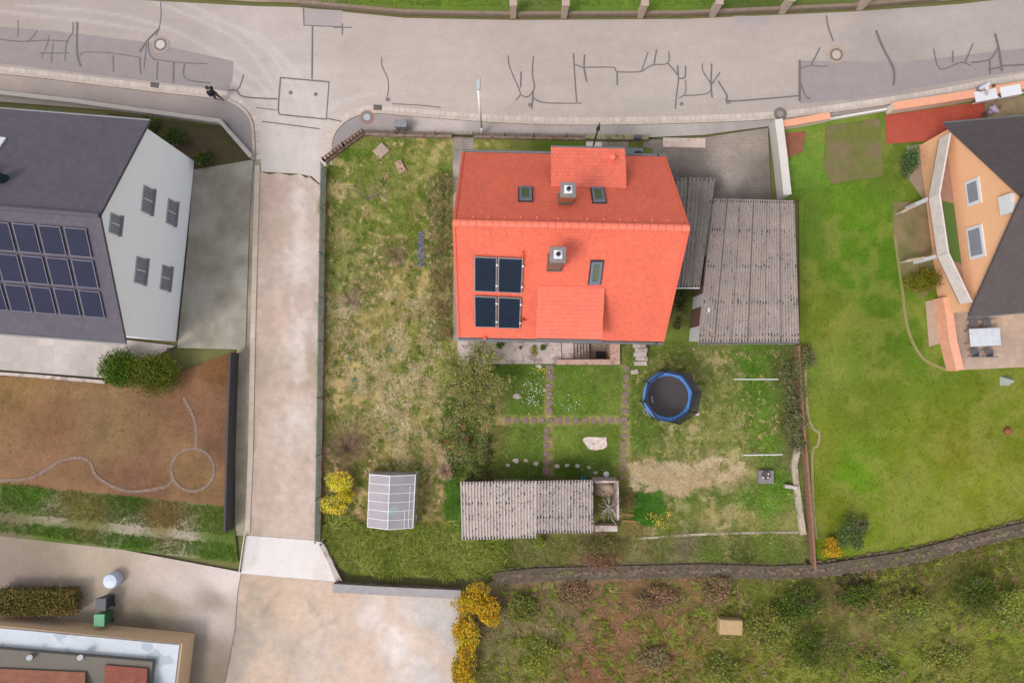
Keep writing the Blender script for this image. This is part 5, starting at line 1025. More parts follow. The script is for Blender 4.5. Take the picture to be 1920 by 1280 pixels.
# north of the road
wall('north_wall', [(560, 8), (760, 26), (960, 30), (1280, 28), (1600, 14), (1760, 0)], .2, .35, M('north_stone', A(140, 122, 106), var=.15), 'low brown garden wall along the north side of the street')
for k, x in enumerate((962, 1057, 1200, 1335, 1465, 1610)):
    yy = 30-(max(0, x-1280)*.045); t_ = Thing('gate_pillar', ['leftmost', 'second from left', 'third from left', 'third from right', 'second from right', 'rightmost'][k]+' of the six pale pillars in the wall north of the street', 'pillar', P(x, yy, 0), 'pale pillars along the north street wall')
    t_.part('shaft', MB().box(P(x, yy, 0)+Vector((0, 0, .8)), (.38, .38, 1.6)), M('pillar_stone', A(185, 165, 150), var=.08)); t_.part('capstone', MB().bbox(P(x, yy, 0)+Vector((0, 0, 1.64)), (.48, .48, .08), 0, .02), M('pillar_stone', A(185, 165, 150)))

# ------------------------------------------------------------------ street furniture
def manhole(px, py, r_, label, z, ringc=(178, 158, 148), lidc=(205, 196, 192), dk=(130, 118, 114)):
    p = P(px, py, z); t = Thing('manhole_cover', label, 'manhole', p); b = MB(); b.lathe(p, [(r_*1.15, .004), (r_*1.12, .02), (r_*.85, .022)], 28); t.part('ring', b, M('mh_ring_%d%d' % (ringc[0], ringc[2]), A(*ringc), var=.2, scale=14))
    b = MB(); b.lathe(p, [(r_*.86, .01), (r_*.85, .026), (r_*.62, .028)], 28); t.part('frame', b, M('mh_frame', A(*dk), var=.3, scale=20, rough=.5))
    b = MB(); b.lathe(p, [(r_*.58, .02), (r_*.55, .033)], 24); t.part('lid', b, M('mh_lid_%d' % lidc[0], A(*lidc), var=.1, scale=16, rough=.6))
manhole(301, 84, .5, 'large pale manhole cover where the road cracks meet in the northwest', .008)
manhole(688, 220, .4, 'reddish ringed manhole with pale blue lid in the pavement at the corner', .1, (168, 130, 120), (180, 184, 190), (150, 120, 112))
manhole(1568, 103, .5, 'manhole cover in the road north of the neighbour wall', .008, (180, 160, 140), (196, 178, 160), (150, 135, 122))
manhole(1463, 214, .36, 'dark rimmed manhole in the pavement next to the white wall', .1, (130, 115, 108), (160, 148, 142), (115, 102, 98))
for k, (x, y, lb) in enumerate(((994, 197, 'small round valve cap in the road right of the street lamp'), (1278, 195, 'small round valve cap in the road at the middle of the forked cracks'), (1367, 191, 'small round valve cap in the road near the end of the forked cracks'), (728, 187, 'small round valve cap in the road above the corner drain'), (545, 174, 'left one of two small caps inside the square road patch'), (592, 177, 'right one of two small caps inside the square road patch'))):
    b = MB(); b.lathe(P(x, y, .008), [(.13, 0), (.12, .012), (.08, .014)], 14); single('valve_cap', b, M('cap_iron', A(135, 122, 120), var=.2, rough=.6), lb, 'valve cap', P(x, y, 0), 'valve caps in the road')
for k, (x, y, rz, lb) in enumerate(((708, 201.5, -.05, 'rectangular storm drain grate in the gutter at the rounded corner'), (290, 159.5, -.12, 'storm drain grate in the gutter in front of the white house'))):
    t = Thing('storm_drain', lb, 'drain', P(x, y, 0)); t.part('pit', MB().box(P(x, y, .012), (.52, .32, .014), rz), M('drain_dark', A(70, 64, 62), bump=0)); b = MB()
    for i in range(7): b.box(P(x, y, .024)+Vector((-.21+.07*i, -.21*rz*0, 0)), (.03, .3, .014), rz)
    t.part('grate', b, M('grate_iron', A(140, 130, 126), rough=.5, bump=0))
# street lamp
lp = Thing('street_lamp', 'slim grey street lamp leaning over the road by the front fence', 'street lamp', P(904, 252, 0)); p0 = P(904, 252, 0); zt_ = 6.9
p1 = P(897, 170, zt_); p1b = Vector((p0.x, p0.y, zt_)) if (p1-Vector((p0.x, p0.y, zt_))).length < .6 else p1
lp.part('pole', MB().tube(p0, p0+Vector((0, 0, 1.2)), .095, .085, n=12).tube(p0+Vector((0, 0, 1.2)), p1, .08, .06, n=12), M('lamp_pole', (.7, .69, .69), rough=.5, bump=0), smooth=True)
p2 = P(897, 149, zt_+.1); hd = MB(); d_ = (p2-p1); 
hd.hexa([p1+Vector((-.1, 0, -.02)), p1+Vector((.1, 0, -.02)), p2+Vector((.12, 0, -.04)), p2+Vector((-.12, 0, -.04))], [p1+Vector((-.07, .03, .09)), p1+Vector((.07, .03, .09)), p2+Vector((.09, -.05, .1)), p2+Vector((-.09, -.05, .1))])
ho = lp.part('lamp_head', hd, M('lamp_head', A(180, 190, 198), rough=.4, bump=0)); lp.part('lens', MB().bar(p1.lerp(p2, .2)-Vector((0, 0, .06)), p1.lerp(p2, .9)-Vector((0, 0, .07)), .16, .04), m_white, ho)
lp.part('collar', MB().tube(p0+Vector((0, 0, .85)), p0+Vector((0, 0, .95)), .1, n=10), m_dark)
ms = Thing('mast', 'dark thin mast with pointed tip rising beside the north dormer', 'mast', P(1108, 290, 0)); a = P(1108, 290, 0); c = P(1125, 229, 5.4)
ms.part('shaft', MB().tube(a, a.lerp(c, .82), .05, n=8), m_dark); ms.part('tip', MB().tube(a.lerp(c, .8), a.lerp(c, .86), .12, .09, n=8).tube(a.lerp(c, .86), c, .06, .015, n=8), m_dark)
jb = Thing('junction_box', 'grey metal utility box on the pavement against the front fence', 'utility box', P(755, 246, 0)); p = P(756, 244, 0)
jb.part('cabinet', MB().box(p+Vector((0, 0, .6)), (.72, .34, 1.05)), M('box_grey', A(130, 132, 135), var=.1, rough=.5)); jb.part('lid', MB().bbox(p+Vector((0, 0, 1.15)), (.8, .42, .08), 0, .03), M('box_lid', A(140, 138, 142), var=.18, scale=5, rough=.5))
jb.part('plinth', MB().box(p+Vector((0.02, 0, .12)), (.85, .42, .1)), m_conc)

# ------------------------------------------------------------------ neighbour houses
def gable_house(name, label, base, ux, L_, D_, ze, zr, wallm, roofm, ov=.35, ovg=.25):
    """base: world centre of the seen gable wall's foot; ux: unit direction from that gable into the house; D_: gable width"""
    uy = Vector((-ux.y, ux.x, 0)); t = Thing(name, label, 'house', base)
    q = lambda x, y, z: base+ux*x+uy*y+Vector((0, 0, z)); h2 = D_/2
    pr_ = [(-h2, 0), (h2, 0), (h2, ze), (0, zr), (-h2, ze)]; vs = [q(0, y, z) for y, z in pr_]+[q(L_, y, z) for y, z in pr_]
    b = MB(); b.add(vs, [(4, 3, 2, 1, 0), (5, 6, 7, 8, 9), (0, 1, 6, 5), (1, 2, 7, 6), (2, 3, 8, 7), (3, 4, 9, 8), (4, 0, 5, 9)]); t.part('wall', b, wallm)
    rf = MB(); sl = (zr-ze)/h2; e = h2+ov; zE = ze-ov*sl+.12; zR = zr+.12
    for s in (-1, 1): tiled(rf, [q(-ovg, s*e, zE), q(L_, s*e, zE), q(L_, 0, zR), q(-ovg, 0, zR)], .16)
    r = t.part('roof', rf, roofm); rg = MB(); rg.tube(q(-ovg, 0, zR), q(L_, 0, zR), .13, n=8); t.part('ridge_tiles', rg, roofm, r)
    for s in (-1, 1): t.part('gutter', MB().tube(q(-ovg, s*(e+.05), zE-.08), q(L_, s*(e+.05), zE-.08), .07, n=8), m_zinc)
    return t, q, r, sl, zR, zE, e
# white house on the left
bN, bS = P(365, 303, 0), P(330, 640, 0); wv_ = (bN-bS); D_ = wv_.length; uy_ = wv_.normalized(); ux_ = Vector((-uy_.y, uy_.x, 0))
t, q, r, sl, zR, zE, e = gable_house('white_house', 'white rendered house with grey tiled roof and photovoltaic rows at the left', (bN+bS)/2, ux_, 22, D_, 6.2, 9.5, m_wallwhite, m_slateroof)
wn = -ux_
for (x, y) in ((275, 375), (320, 398), (262, 507), (309, 521), (214, 420)):
    c = on_plane(x, y, (bN+bS)/2, wn); big = (x != 214); w2 = 1.35 if big else .9; h2_ = .9 if big else .75
    a = MB(); a.box(c+wn*.02, (w2+.1, .08, h2_+.1), ax=(uy_, wn, Vector((0, 0, 1)))); f_ = t.part('window', a, M('window_grey', A(190, 192, 198), bump=0)); b = MB(); b.box(c+wn*.05, (w2, .06, h2_), ax=(uy_, wn, Vector((0, 0, 1)))); t.part('pane', b, M('dark_glass', A(146, 150, 162), rough=.2, bump=0), f_); b = MB(); b.box(c+wn*.1-Vector((0, 0, h2_/2+.08)), (w2+.2, .22, .05), ax=(uy_, wn, Vector((0, 0, 1)))); t.part('window_sill', b, m_alu, f_); b = MB(); b.box(c+wn*.09, (.06, .04, h2_), ax=(uy_, wn, Vector((0, 0, 1)))); t.part('mullion', b, m_white, f_)
sgn = -1 if q(0, -1, 0).y < q(0, 1, 0).y else 1
nrm = (Vector((0, 0, 1))*1+(q(0, sgn, 0)-q(0, 0, 0))*sl).normalized()
for row in range(3):
    for colm in range(8):
        if row == 0 and colm > 6: pass
        v0 = .75+row*1.68; u0 = .55+colm*1.27; c = q(u0+.5, sgn*(v0+.72)*math.cos(math.atan(sl)), zR-(v0+.72)*math.sin(math.atan(sl)))
        dnv = (q(0, sgn, 0)-q(0, 0, 0)); dnv = (dnv-Vector((0, 0, sl))).normalized(); ax = (ux_, nrm.cross(ux_), nrm)
        fr = MB(); fr.box(c+nrm*.1, (1.08, 1.5, .04), ax=ax); f_ = t.part('pv_panel', fr, M('pv_frame', A(136, 130, 148), bump=0)); g_ = MB(); g_.box(c+nrm*.115, (1.0, 1.42, .03), ax=ax); t.part('cells', g_, m_pv, f_)
c = q(5.3, -sgn*1.6, zR-1.6*sl); b = MB(); b.tube(c-Vector((0, 0, .2)), c+Vector((0, 0, .7)), .28, .25, n=14); t.part('vent_pipe', b, M('vent_dark', A(40, 62, 70)))
b = MB(); b.box(c+Vector((-.9, .2, .2)), (.6, .6, .5)); t.part('chimney', b, M('chimney_grey', A(140, 145, 148)))
b = MB(); c = q(6.9, -sgn*3.6, zR-3.6*sl+.04); nr2 = (Vector((0, 0, 1))-(q(0, sgn, 0)-q(0, 0, 0))*sl).normalized(); b.box(c, (.9, 1.2, .1), ax=(ux_, nr2.cross(ux_), nr2)); t.part('skylight', b, m_white)
b = MB(); b.tube(P(316, 655, 0), P(316, 655, 2.2), .1, n=8); t.part('downpipe', b, m_dark)
# orange house on the right
bN, bS = P(1722, 274, 0), P(1761, 590, 0); wv_ = bN-bS; D_ = wv_.length; uy_ = wv_.normalized(); ux_ = Vector((uy_.y, -uy_.x, 0)); wn = -ux_
t, q, r, sl, zR, zE, e = gable_house('orange_house', 'orange rendered house with dark brown roof and angular balcony at the right', (bN+bS)/2, ux_, 14, D_, 3.3, 8.2, m_wallorange, m_darkroof)
for (x, y, w2, h2_) in ((1826, 360, 1.1, .8), (1831, 454, 1.5, .95)):
    c = on_plane(x, y, (bN+bS)/2, wn); a = MB(); a.box(c+wn*.03, (w2+.35, .08, h2_+.35), ax=(uy_, wn, Vector((0, 0, 1)))); f_ = t.part('window', a, m_white); b = MB(); b.box(c+wn*.05, (w2, .08, h2_), ax=(uy_, wn, Vector((0, 0, 1)))); t.part('pane', b, M('dark_glass', A(108, 112, 120)), f_)
c = on_plane(1893, 383, (bN+bS)/2, wn); b = MB(); b.box(c+wn*.12, (1.0, .25, .9), ax=(uy_, wn, Vector((0, 0, 1)))); t.part('shutter_box', b, m_white)
# balcony
zb = 2.7; bp = [P(x, y, 2.7) for x, y in ((1783, 262), (1743, 371), (1759, 479), (1822, 570))]; bp = [Vector((p.x, p.y, zb)) for p in bp]
inner = [on_plane(1790, 262, (bN+bS)/2, wn), on_plane(1815, 560, (bN+bS)/2, wn)]
foot = (bN+bS)/2; i0 = foot+uy_*D_*.46; i1 = foot-uy_*D_*.46; i0 = Vector((i0.x, i0.y, zb)); i1 = Vector((i1.x, i1.y, zb))
b = MB(); ring = [i0, bp[1], bp[2], i1]; ring = [i0+ux_*-.02, i0+wn*.35, bp[1], bp[2], i1+wn*.35, i1]
b.hexa([p-Vector((0, 0, .18)) for p in ring], ring); bal = t.part('balcony', b, M('balcony_brown', A(168, 130, 112)))
b = MB(); f4 = [bp[1]+ux_*.1, bp[2]+ux_*.1, foot-uy_*2.6+wn*.05, foot+uy_*1.0+wn*.05]; f4 = [Vector((p.x, p.y, zb)) for p in f4]; b.slab(f4, .012, .004); t.part('green_carpet', b, M('green_carpet', A(92, 118, 58), var=.05), bal)
b = MB(); rp = ring[1:5]
for i in range(3): b.bar(rp[i]+Vector((0, 0, .47)), rp[i+1]+Vector((0, 0, .47)), .1, .96)
t.part('balcony_parapet', b, M('rail_white', A(228, 216, 212)), bal)
for p_ in (bp[1], bp[2]): t.part('balcony_post', MB().box(Vector((p_.x, p_.y, zb/2-.1))+ux_*.15, (.2, .2, zb-.2)), m_white, bal)
wall('terrace_wall', [(1757, 560), (1768, 640), (1781, 694)], .5, 1.0, M('orange_parapet', A(240, 175, 145)), 'orange parapet wall beside the back terrace of the orange house')
# pergola bars
for k, (a_, b_) in enumerate((((1690, 398), (1744, 372)), ((1698, 490), (1760, 478)))):
    single('trellis_beam', MB().bar(P(*a_, 1.2), P(*b_, 1.2), .14, .12).box(P(*a_, .6), (.12, .12, 1.2)), M('trellis', A(190, 172, 155)), ['pale trellis beam reaching the upper corner of the balcony', 'pale trellis beam reaching the lower corner of the balcony'][k], 'beam', P(*a_, 0))
# table and chairs
tb = Thing('garden_table', 'white garden table on the back terrace of the orange house', 'table', P(1832, 633, .1)); p = P(1832, 633, .1)
tb.part('tabletop', MB().bbox(p+Vector((0, 0, .73)), (1.9, 1.1, .06), .05, .02), M('table_white', A(212, 216, 226), rough=.4))
for a_, b_ in ((-.8, -.4), (.8, -.4), (-.8, .4), (.8, .4)): tb.part('leg', MB().box(p+Vector((a_, b_, .35)), (.06, .06, .7)), m_alu)
for k, (x, y, ry) in enumerate(((1818, 606, 1), (1842, 606, 1), (1820, 662, -1), (1846, 662, -1))):
    p = P(x, y, .1); c_ = Thing('garden_chair', ['grey garden chair at the north left side', 'grey garden chair at the north right side', 'grey garden chair at the south left side', 'grey garden chair at the south right side'][k]+' of the white table', 'chair', p, 'chairs around the white garden table'); mch = M('chair_grey', A(110, 108, 112))
    c_.part('seat', MB().bbox(p+Vector((0, 0, .43)), (.48, .48, .05), 0, .01), mch); c_.part('backrest', MB().box(p+Vector((0, ry*.24, .68)), (.48, .05, .5)), mch)
    for a_ in (-.2, .2):
        for b_ in (-.2, .2): c_.part('leg', MB().box(p+Vector((a_, b_, .2)), (.04, .04, .4)), mch)
b = MB(); p = P(1882, 714, 0); b.lathe(p+Vector((0, 0, 0)), [(.42, .0), (.03, .9)], 4, rz=.8); single('play_tent', b, M('tent_grey', A(178, 188, 178)), 'small pale grey pyramid tent on the lawn below the terrace', 'tent', p)
b = MB(); b.blob(P(1890, 808, .2), (.24, .24, .22), 12, .02, 1); single('red_ball', b, M('ball_red', A(150, 95, 60), bump=0), 'dull red ball lying on the neighbour lawn', 'ball', P(1890, 808, 0), smooth=True)
W = [P(x, y, 0) for x, y in curve([(1676, 440), (1690, 540), (1702, 620), (1730, 672), (1775, 694)], 5)]; structure(ribbon(MB(), W, -.09, .09, .04, .09).build('lawn_edging', M('edging_stone', A(150, 142, 92), var=.1)))
W = [P(x, y, 0) for x, y in curve([(1508, 650), (1512, 760), (1522, 800), (1535, 812), (1532, 835), (1522, 850), (1524, 950), (1530, 1010)], 5)]; structure(ribbon(MB(), W, -.08, .08, .04, .09).build('lawn_edging', M('edging_stone2', A(160, 148, 110), var=.1)))
# curved kerbs on the brown plot
for pts in ([(345, 745), (366, 790), (368, 840)], [(0, 900), (60, 895), (120, 862), (165, 862), (185, 895), (240, 920), (310, 912), (325, 895)]):
    W = [P(x, y, 0) for x, y in curve(pts, 6)]; structure(ribbon(MB(), W, -.1, .1, .05, .075).build('plot_edging', M('plot_edge', A(146, 122, 108), var=.2, scale=5, uvpat=('grid', .25, 3., .3, .02))))
W = [P(362+40*math.cos(a), 880+40*math.sin(a), 0) for a in [2*math.pi*i/32 for i in range(33)]]; structure(ribbon(MB(), W, -.1, .1, .05, .082).build('plot_edging', MATS['plot_edge']))
# building bottom left
bh = 1.7
o_ = [P(x, y, 0) for x, y in ((-160, 1134), (0, 1150), (366, 1186), (332, 1470), (-160, 1450))]
bl = Thing('flat_building', 'peach walled building with white flat roof and red tiled roofs at the bottom left', 'building', P(150, 1250, 0))
up = lambda p, z: Vector((p.x, p.y, z))
b = MB(); rv = list(reversed(o_)); b.hexa(rv, [up(p, bh) for p in rv]); bl.part('wall', b, M('peach_render', A(236, 200, 165), var=.03, fine=6))
cen = sum(o_, Vector())/5
b = MB(); rv = list(reversed([p+(cen-p).normalized()*.12 for p in o_])); b.hexa([up(p, bh+.002) for p in rv], [up(p, bh+.12) for p in rv]); bl.part('flat_roof', b, M('roof_membrane', A(208, 214, 222), var=.05, scale=.8, fine=4, spot=[(.9, .58, A(160, 172, 184), .6)]))
i_ = [P(-160, 1210, bh+.5), P(0, 1216, bh+.5), P(286, 1240, bh+.5), P(262, 1470, bh+.5), P(-160, 1460, bh+.5)]; rv = list(reversed(i_)); b = MB(); b.hexa([p-Vector((0, 0, .4)) for p in rv], rv); bl.part('upper_wall', b, M('dark_band', A(118, 112, 104), var=.06))
for (xa, xb, c_) in ((-160, 160, (162, 108, 88)), (196, 276, (160, 94, 80))):
    b = MB(); tiled(b, [P(xa, 1246, bh+.62), P(xb, 1250+(xb-xa)*.03, bh+.62), P(xb-10, 1430, bh+2.2), P(xa, 1430, bh+2.2)], .1); bl.part('tiled_roof', b, M('red_brown_tile%d' % xa, A(*c_), var=.12, uvpat=('brick', .3, .3, .2, .02)))
for k, x in enumerate((55, 150)): b = MB(); b.tube(P(x, 1232, bh+.5), P(x, 1232, bh+.9), .16, n=12); bl.part('roof_vent', b, m_white)
# bins & tank
def bin_(x, y, label, bodyc, lidc, k):
    p = P(x, y, .03); t = Thing('wheelie_bin', label, 'bin', p); b = MB(); b.hexa([p+Vector((a*.24, c*.28, .06)) for a, c in ((-1, -1), (1, -1), (1, 1), (-1, 1))], [p+Vector((a*.29, c*.34, 1.0)) for a, c in ((-1, -1), (1, -1), (1, 1), (-1, 1))])
    t.part('body', b, M('bin%d' % k, A(*bodyc), bump=0, rough=.5)); t.part('lid', MB().bbox(p+Vector((0, 0, 1.04)), (.64, .74, .08), 0, .03), M('lid%d' % k, A(*lidc), bump=0, rough=.5))
    for s_ in (-1, 1): t.part('wheel', MB().tube(p+Vector((s_*.22, -.33, .1)), p+Vector((s_*.28, -.33, .1)), .1, n=12), m_dark)
bin_(205, 1151, 'green wheelie bin beside the flat roofed building', (70, 120, 85), (96, 160, 120), 1)
bin_(208, 1122, 'dark grey wheelie bin between the green bin and the white tank', (60, 62, 66), (78, 82, 88), 2)
b = MB(); b.lathe(P(219, 1083, .0), [(.42, 0), (.46, .2), (.46, .6), (.4, .75), (.1, .8)], 20); single('water_tank', b, M('tank_white', A(205, 215, 232), bump=0, rough=.4), 'round pale blue white water tank near the wheelie bins', 'water tank', P(216, 1085, 0))
# thin rail by the left yard
t_ = Thing('yard_gate', 'thin metal gate frame at the west end of the concrete apron', 'gate', P(452, 1030, 0)); b = MB(); b.bar(P(459, 998, 1.1), P(448, 1074, 1.1), .05); b.bar(P(459, 998, .2), P(448, 1074, .2), .04)
for k in range(12): b.bar(P(459-k, 998+k*6.9, .2), P(459-k, 998+k*6.9, 1.1), .02)
t_.part('gate_leaf', b, m_alu)

# ------------------------------------------------------------------ vegetation
def shrub(name, label, cat, px, py, r, h, n, size, cols, seed, group=None, tw=12, flat=.5, twm=None, shell=.35, cz=None):
    p = P(px, py, .08); t = Thing(name, label, cat, p, group); b = MB(); twigs(b, p, tw, max(r[0], r[1])*.8, h*.9, .014, seed); t.part('stems', b, twm or m_twig)
    b = MB(); q_ = random.Random(seed*3+1); c0 = p+Vector((0, 0, h*.5 if cz is None else cz))
    if shell <= .2:
        for k in range(7):
            a = k*.9+q_.uniform(-.3, .3); d_ = q_.uniform(.12, .42)*(k > 0); f = q_.uniform(.66, .84)
            leaf_cloud(b, c0+Vector((r[0]*d_*math.cos(a), r[1]*d_*math.sin(a), h*q_.uniform(-.1, .14))), (r[0]*f, r[1]*f, h*.38), n//7, size, [tuple(int(v*q_.uniform(.85, 1.12)) for v in cx) for cx in cols], flat, .35, seed*11+k)
    else:
        K = 5+int(2.2*max(r))
        for k in range(K):
            a = 2*math.pi*k/K+q_.uniform(-.5, .5); d_ = q_.uniform(.15, .72); f = q_.uniform(.34, .66)
            cc = c0+Vector((r[0]*d_*math.cos(a), r[1]*d_*math.sin(a), h*q_.uniform(-.22, .22)))
            leaf_cloud(b, cc, (r[0]*f*q_.uniform(.8, 1.25), r[1]*f*q_.uniform(.8, 1.25), h*.5*f*1.1), n//K, size, [tuple(int(v*q_.uniform(.9, 1.1)) for v in cx) for cx in cols], flat, .5, seed*11+k)
    t.part('foliage', b, m_leaf); return t
G1 = [(120, 140, 60), (90, 112, 42), (70, 90, 36), (140, 150, 76)]
# sparse leafing tree southwest of the house
tr_ = Thing('fruit_tree', 'sparse spreading tree with yellow green young leaves at the southwest corner of the house', 'tree', P(885, 715, .05)); p = P(885, 715, .05); b = MB()
b.path([p, p+Vector((.1, .1, 1.0)), p+Vector((0, .05, 1.8))], .16, .11, 8); g_ = random.Random(31); tips = []
for k in range(11):
    a = 2*math.pi*k/11+g_.uniform(-.3, .3); o1 = p+Vector((0, .05, 1.2+g_.random()*.6)); l = g_.uniform(1.5, 2.7); pts = [o1]
    for j in range(1, 5): a += g_.uniform(-.25, .25); pts.append(o1+Vector((math.cos(a)*l*j/4, math.sin(a)*l*j/4*1.05, 1.6*(j/4)**.8+g_.uniform(-.1, .1))))
    b.path(pts, .06, .015, 6)
    for q_ in pts[1:]:
        for m__ in range(7):
            a2 = g_.uniform(0, 6.3); l2 = g_.uniform(.3, .8); e_ = q_+Vector((math.cos(a2)*l2, math.sin(a2)*l2, g_.uniform(-.1, .4))); b.tube(q_, e_, .012, .005, 4); tips += [e_, q_.lerp(e_, .5), q_.lerp(e_, .75)]
tr_.part('trunk', b, M('apple_bark', A(138, 122, 104), var=.2))
gg = np.random.default_rng(5); T = np.array([list(x) for x in tips]); idx = gg.integers(0, len(T), 15000); pos = T[idx]+gg.normal(size=(15000, 3))*.13; b = MB(); leaves(b, pos, .085, [(154, 160, 84), (128, 148, 64), (190, 176, 104), (100, 122, 54), (172, 156, 96), (120, 110, 80)], gg); tr_.part('crown', b, m_leaf)
# shrub row west of the house
for k, (x, y, rx_, ry_, h, cols) in enumerate(((836, 352, .6, 1.0, .8, [(80, 92, 42), (60, 70, 34)]), (832, 410, .75, 1.1, 1.0, [(70, 84, 38), (96, 100, 50), (54, 60, 32)]), (826, 468, .9, 1.0, .8, [(110, 100, 60), (80, 88, 40)]), (828, 525, .8, 1.0, 1.0, [(92, 100, 46), (130, 118, 70), (62, 70, 34)]), (828, 585, .7, 1.0, .9, [(104, 96, 54), (80, 90, 40), (140, 110, 75)]), (838, 625, .35, .5, .8, [(120, 100, 66), (90, 92, 46)]))):
    shrub('border_shrub', ['northernmost low dark shrub', 'second dark green shrub', 'third brownish shrub', 'fourth olive shrub', 'fifth brown and green shrub', 'southernmost small brown shrub'][k]+' in the bed along the west path of the house', 'shrub', x, y, (rx_, ry_), h*.8, 650, .07, [tuple(int(v*1.3) for v in c) for c in cols]+[(150, 130, 88), (170, 145, 100)], 50+k, 'shrubs along the west path', tw=14)
# evergreen planting north of the shed
for k, (x, y, rx_, ry_) in enumerate(((858, 830, .8, .8), (880, 858, .7, .9), (905, 845, .45, 1.1), (900, 888, .6, .5), (850, 800, .7, .6))):
    shrub('bed_shrub', ['dark evergreen shrub with a few red blossoms in the bed left of the soil strip', 'dark glossy shrub behind the dried flower clump', 'narrow dark shrub along the edge of the west lawn', 'low dark shrub touching the shed roof edge', 'grey green shrub below the sparse tree'][k], 'shrub', x, y, (rx_, ry_), .8, 1300, .07, [(108, 130, 62), (124, 144, 72), (88, 108, 52), (148, 158, 92), (168, 150, 104)], 70+k, 'shrubs in the bed north of the shed')
for k, (x, y, c_) in enumerate(((838, 826, (206, 96, 70)), (848, 838, (212, 168, 60)), (862, 848, (196, 92, 78)), (876, 822, (205, 90, 70)), (868, 800, (214, 120, 70)))):
    b = MB(); leaf_cloud(b, P(x, y, .8), (.14, .14, .1), 40, .06, [c_, tuple(int(v*.85) for v in c_)], seed=k); single('flower_cluster', b, m_leaf, ['coral blossom cluster at the north edge of the evergreen bed', 'small yellow blossom cluster in the evergreen bed', 'pinkish blossom cluster left of the dark shrubs', 'red blossom cluster right of the yellow one', 'orange blossom cluster beneath the sparse tree'][k], 'flowers', P(x, y, .1))
# dried flower clump
t_ = Thing('dried_hydrangea', 'round dry beige seed head clump beside the soil path left of the shed', 'dried plant', P(836, 882, .1)); b = MB(); e_ = twigs(b, P(836, 882, .08), 70, .55, .5, .012, 8, 1); t_.part('stems', b, M('dry_stem', A(190, 160, 138), var=.15)); gg = np.random.default_rng(3); pos = np.array([list(x) for x in e_])[gg.integers(0, len(e_), 600)]+gg.normal(size=(600, 3))*.04; b = MB(); leaves(b, pos, .06, [(205, 175, 150), (170, 135, 110), (150, 118, 96)], gg); t_.part('seed_heads', b, m_leaf)
# bare twiggy bushes
def bare(name, label, px, py, n, l, h, col, seed, r=.014, fork=4, spread=1):
    p = P(px, py, .08); t = Thing(name, label, 'bare bush', p); b = MB(); twigs(b, p, n, l, h, r, seed, fork, spread); t.part('branches', b, M('branch_%d' % seed, A(*col), var=.15)); return t
bare('bare_bush', 'wide leafless reddish bush above the yellow forsythia', 655, 840, 90, 1.5, 1.2, (150, 118, 100), 12, .012, 5)
bare('bare_bush', 'small leafless bush by the wire fence with radiating grey branches', 660, 565, 26, 1.0, .7, (172, 145, 130), 13, .017, 4)
bare('bare_bush', 'dry twiggy bush in the middle of the west meadow', 745, 480, 40, 1.1, .6, (150, 128, 104), 14, .011, 4)
bare('young_tree', 'thin leafless young tree in the north lawn with few long branches', 690, 375, 9, 1.5, 2.6, (158, 140, 118), 15, .02, 5)
b = MB(); p = P(690, 400, .08); 
# forsythia and yellow flowers
shrub('forsythia', 'bright yellow flowering forsythia beside the lane fence', 'shrub', 643, 902, (.95, .72), 1.3, 3600, .08, [(250, 232, 50), (240, 220, 44), (252, 240, 110), (170, 172, 60)], 90, cz=.9)
shrub('forsythia', 'small middle branch of yellow blossom bulging right between the two forsythias', 'shrub', 652, 922, (.6, .7), 1.1, 1500, .075, [(250, 228, 40), (220, 200, 40), (150, 150, 50)], 99, cz=.7)
tf = shrub('forsythia', 'lower half of the yellow forsythia pair next to the tall grass', 'shrub', 636, 942, (.85, .7), 1.2, 3200, .08, [(250, 232, 56), (238, 216, 48), (252, 240, 116), (150, 156, 56)], 91, cz=.85)
shrub('daffodil_clump', 'patch of yellow daffodils on the bright green mound', 'flowers', 1237, 968, (.85, .75), .4, 260, .085, [(238, 222, 70), (225, 212, 90), (240, 230, 120)], 92, tw=4, shell=.5)
shrub('daffodil_clump', 'tiny yellow flowers in the strip between front fence and house', 'flowers', 956, 276, (.14, .14), .3, 40, .07, [(232, 210, 60), (110, 140, 50)], 93, tw=3)
shrub('terrace_plant', 'yellow flowering plant growing on the concrete terrace', 'plant', 1001, 655, (.25, .35), .4, 300, .08, [(90, 122, 44), (110, 140, 56), (210, 180, 60)], 94, tw=5)
shrub('terrace_plant', 'green leafy plant to the right of the flowering one on the terrace', 'plant', 1018, 651, (.22, .25), .35, 260, .08, [(74, 112, 44), (100, 130, 60)], 95, tw=5)
shrub('terrace_plant', 'small green plant to the left of the flowering one on the terrace', 'plant', 976, 652, (.2, .16), .25, 120, .06, [(86, 108, 50), (110, 125, 66)], 96, tw=4)
shrub('terrace_plant', 'bushy green plant at the eave near the west end of the terrace', 'plant', 938, 648, (.32, .3), .7, 420, .08, [(100, 138, 44), (80, 112, 40), (130, 155, 60)], 97, tw=6)
for k, (x, y) in enumerate(((655, 672), (664, 711), (731, 655), (738, 806))):
    b = MB(); g_ = random.Random(k)
    for i in range(16):
        a = g_.uniform(0, 6.3); l = g_.uniform(.12, .26); c0 = P(x, y, .12); d = Vector((math.cos(a), math.sin(a), .3)); n_ = Vector((-d.y, d.x, 0))*.035; b.cc = A(100, 128, 116) if i % 2 else A(84, 112, 98); b.add([c0-n_*.4, c0+d*l*.5-n_, c0+d*l, c0+d*l*.5+n_, c0+n_*.4], [(0, 1, 2, 3, 4)])
    single('thistle_rosette', b, m_leaf, ['bluish rosette nearest the lane fence in the dry meadow', 'bluish rosette south of the one nearest the fence', 'large bluish rosette in the middle of the meadow', 'small bluish rosette above the leafless reddish bush'][k], 'rosette', P(x, y, .1))
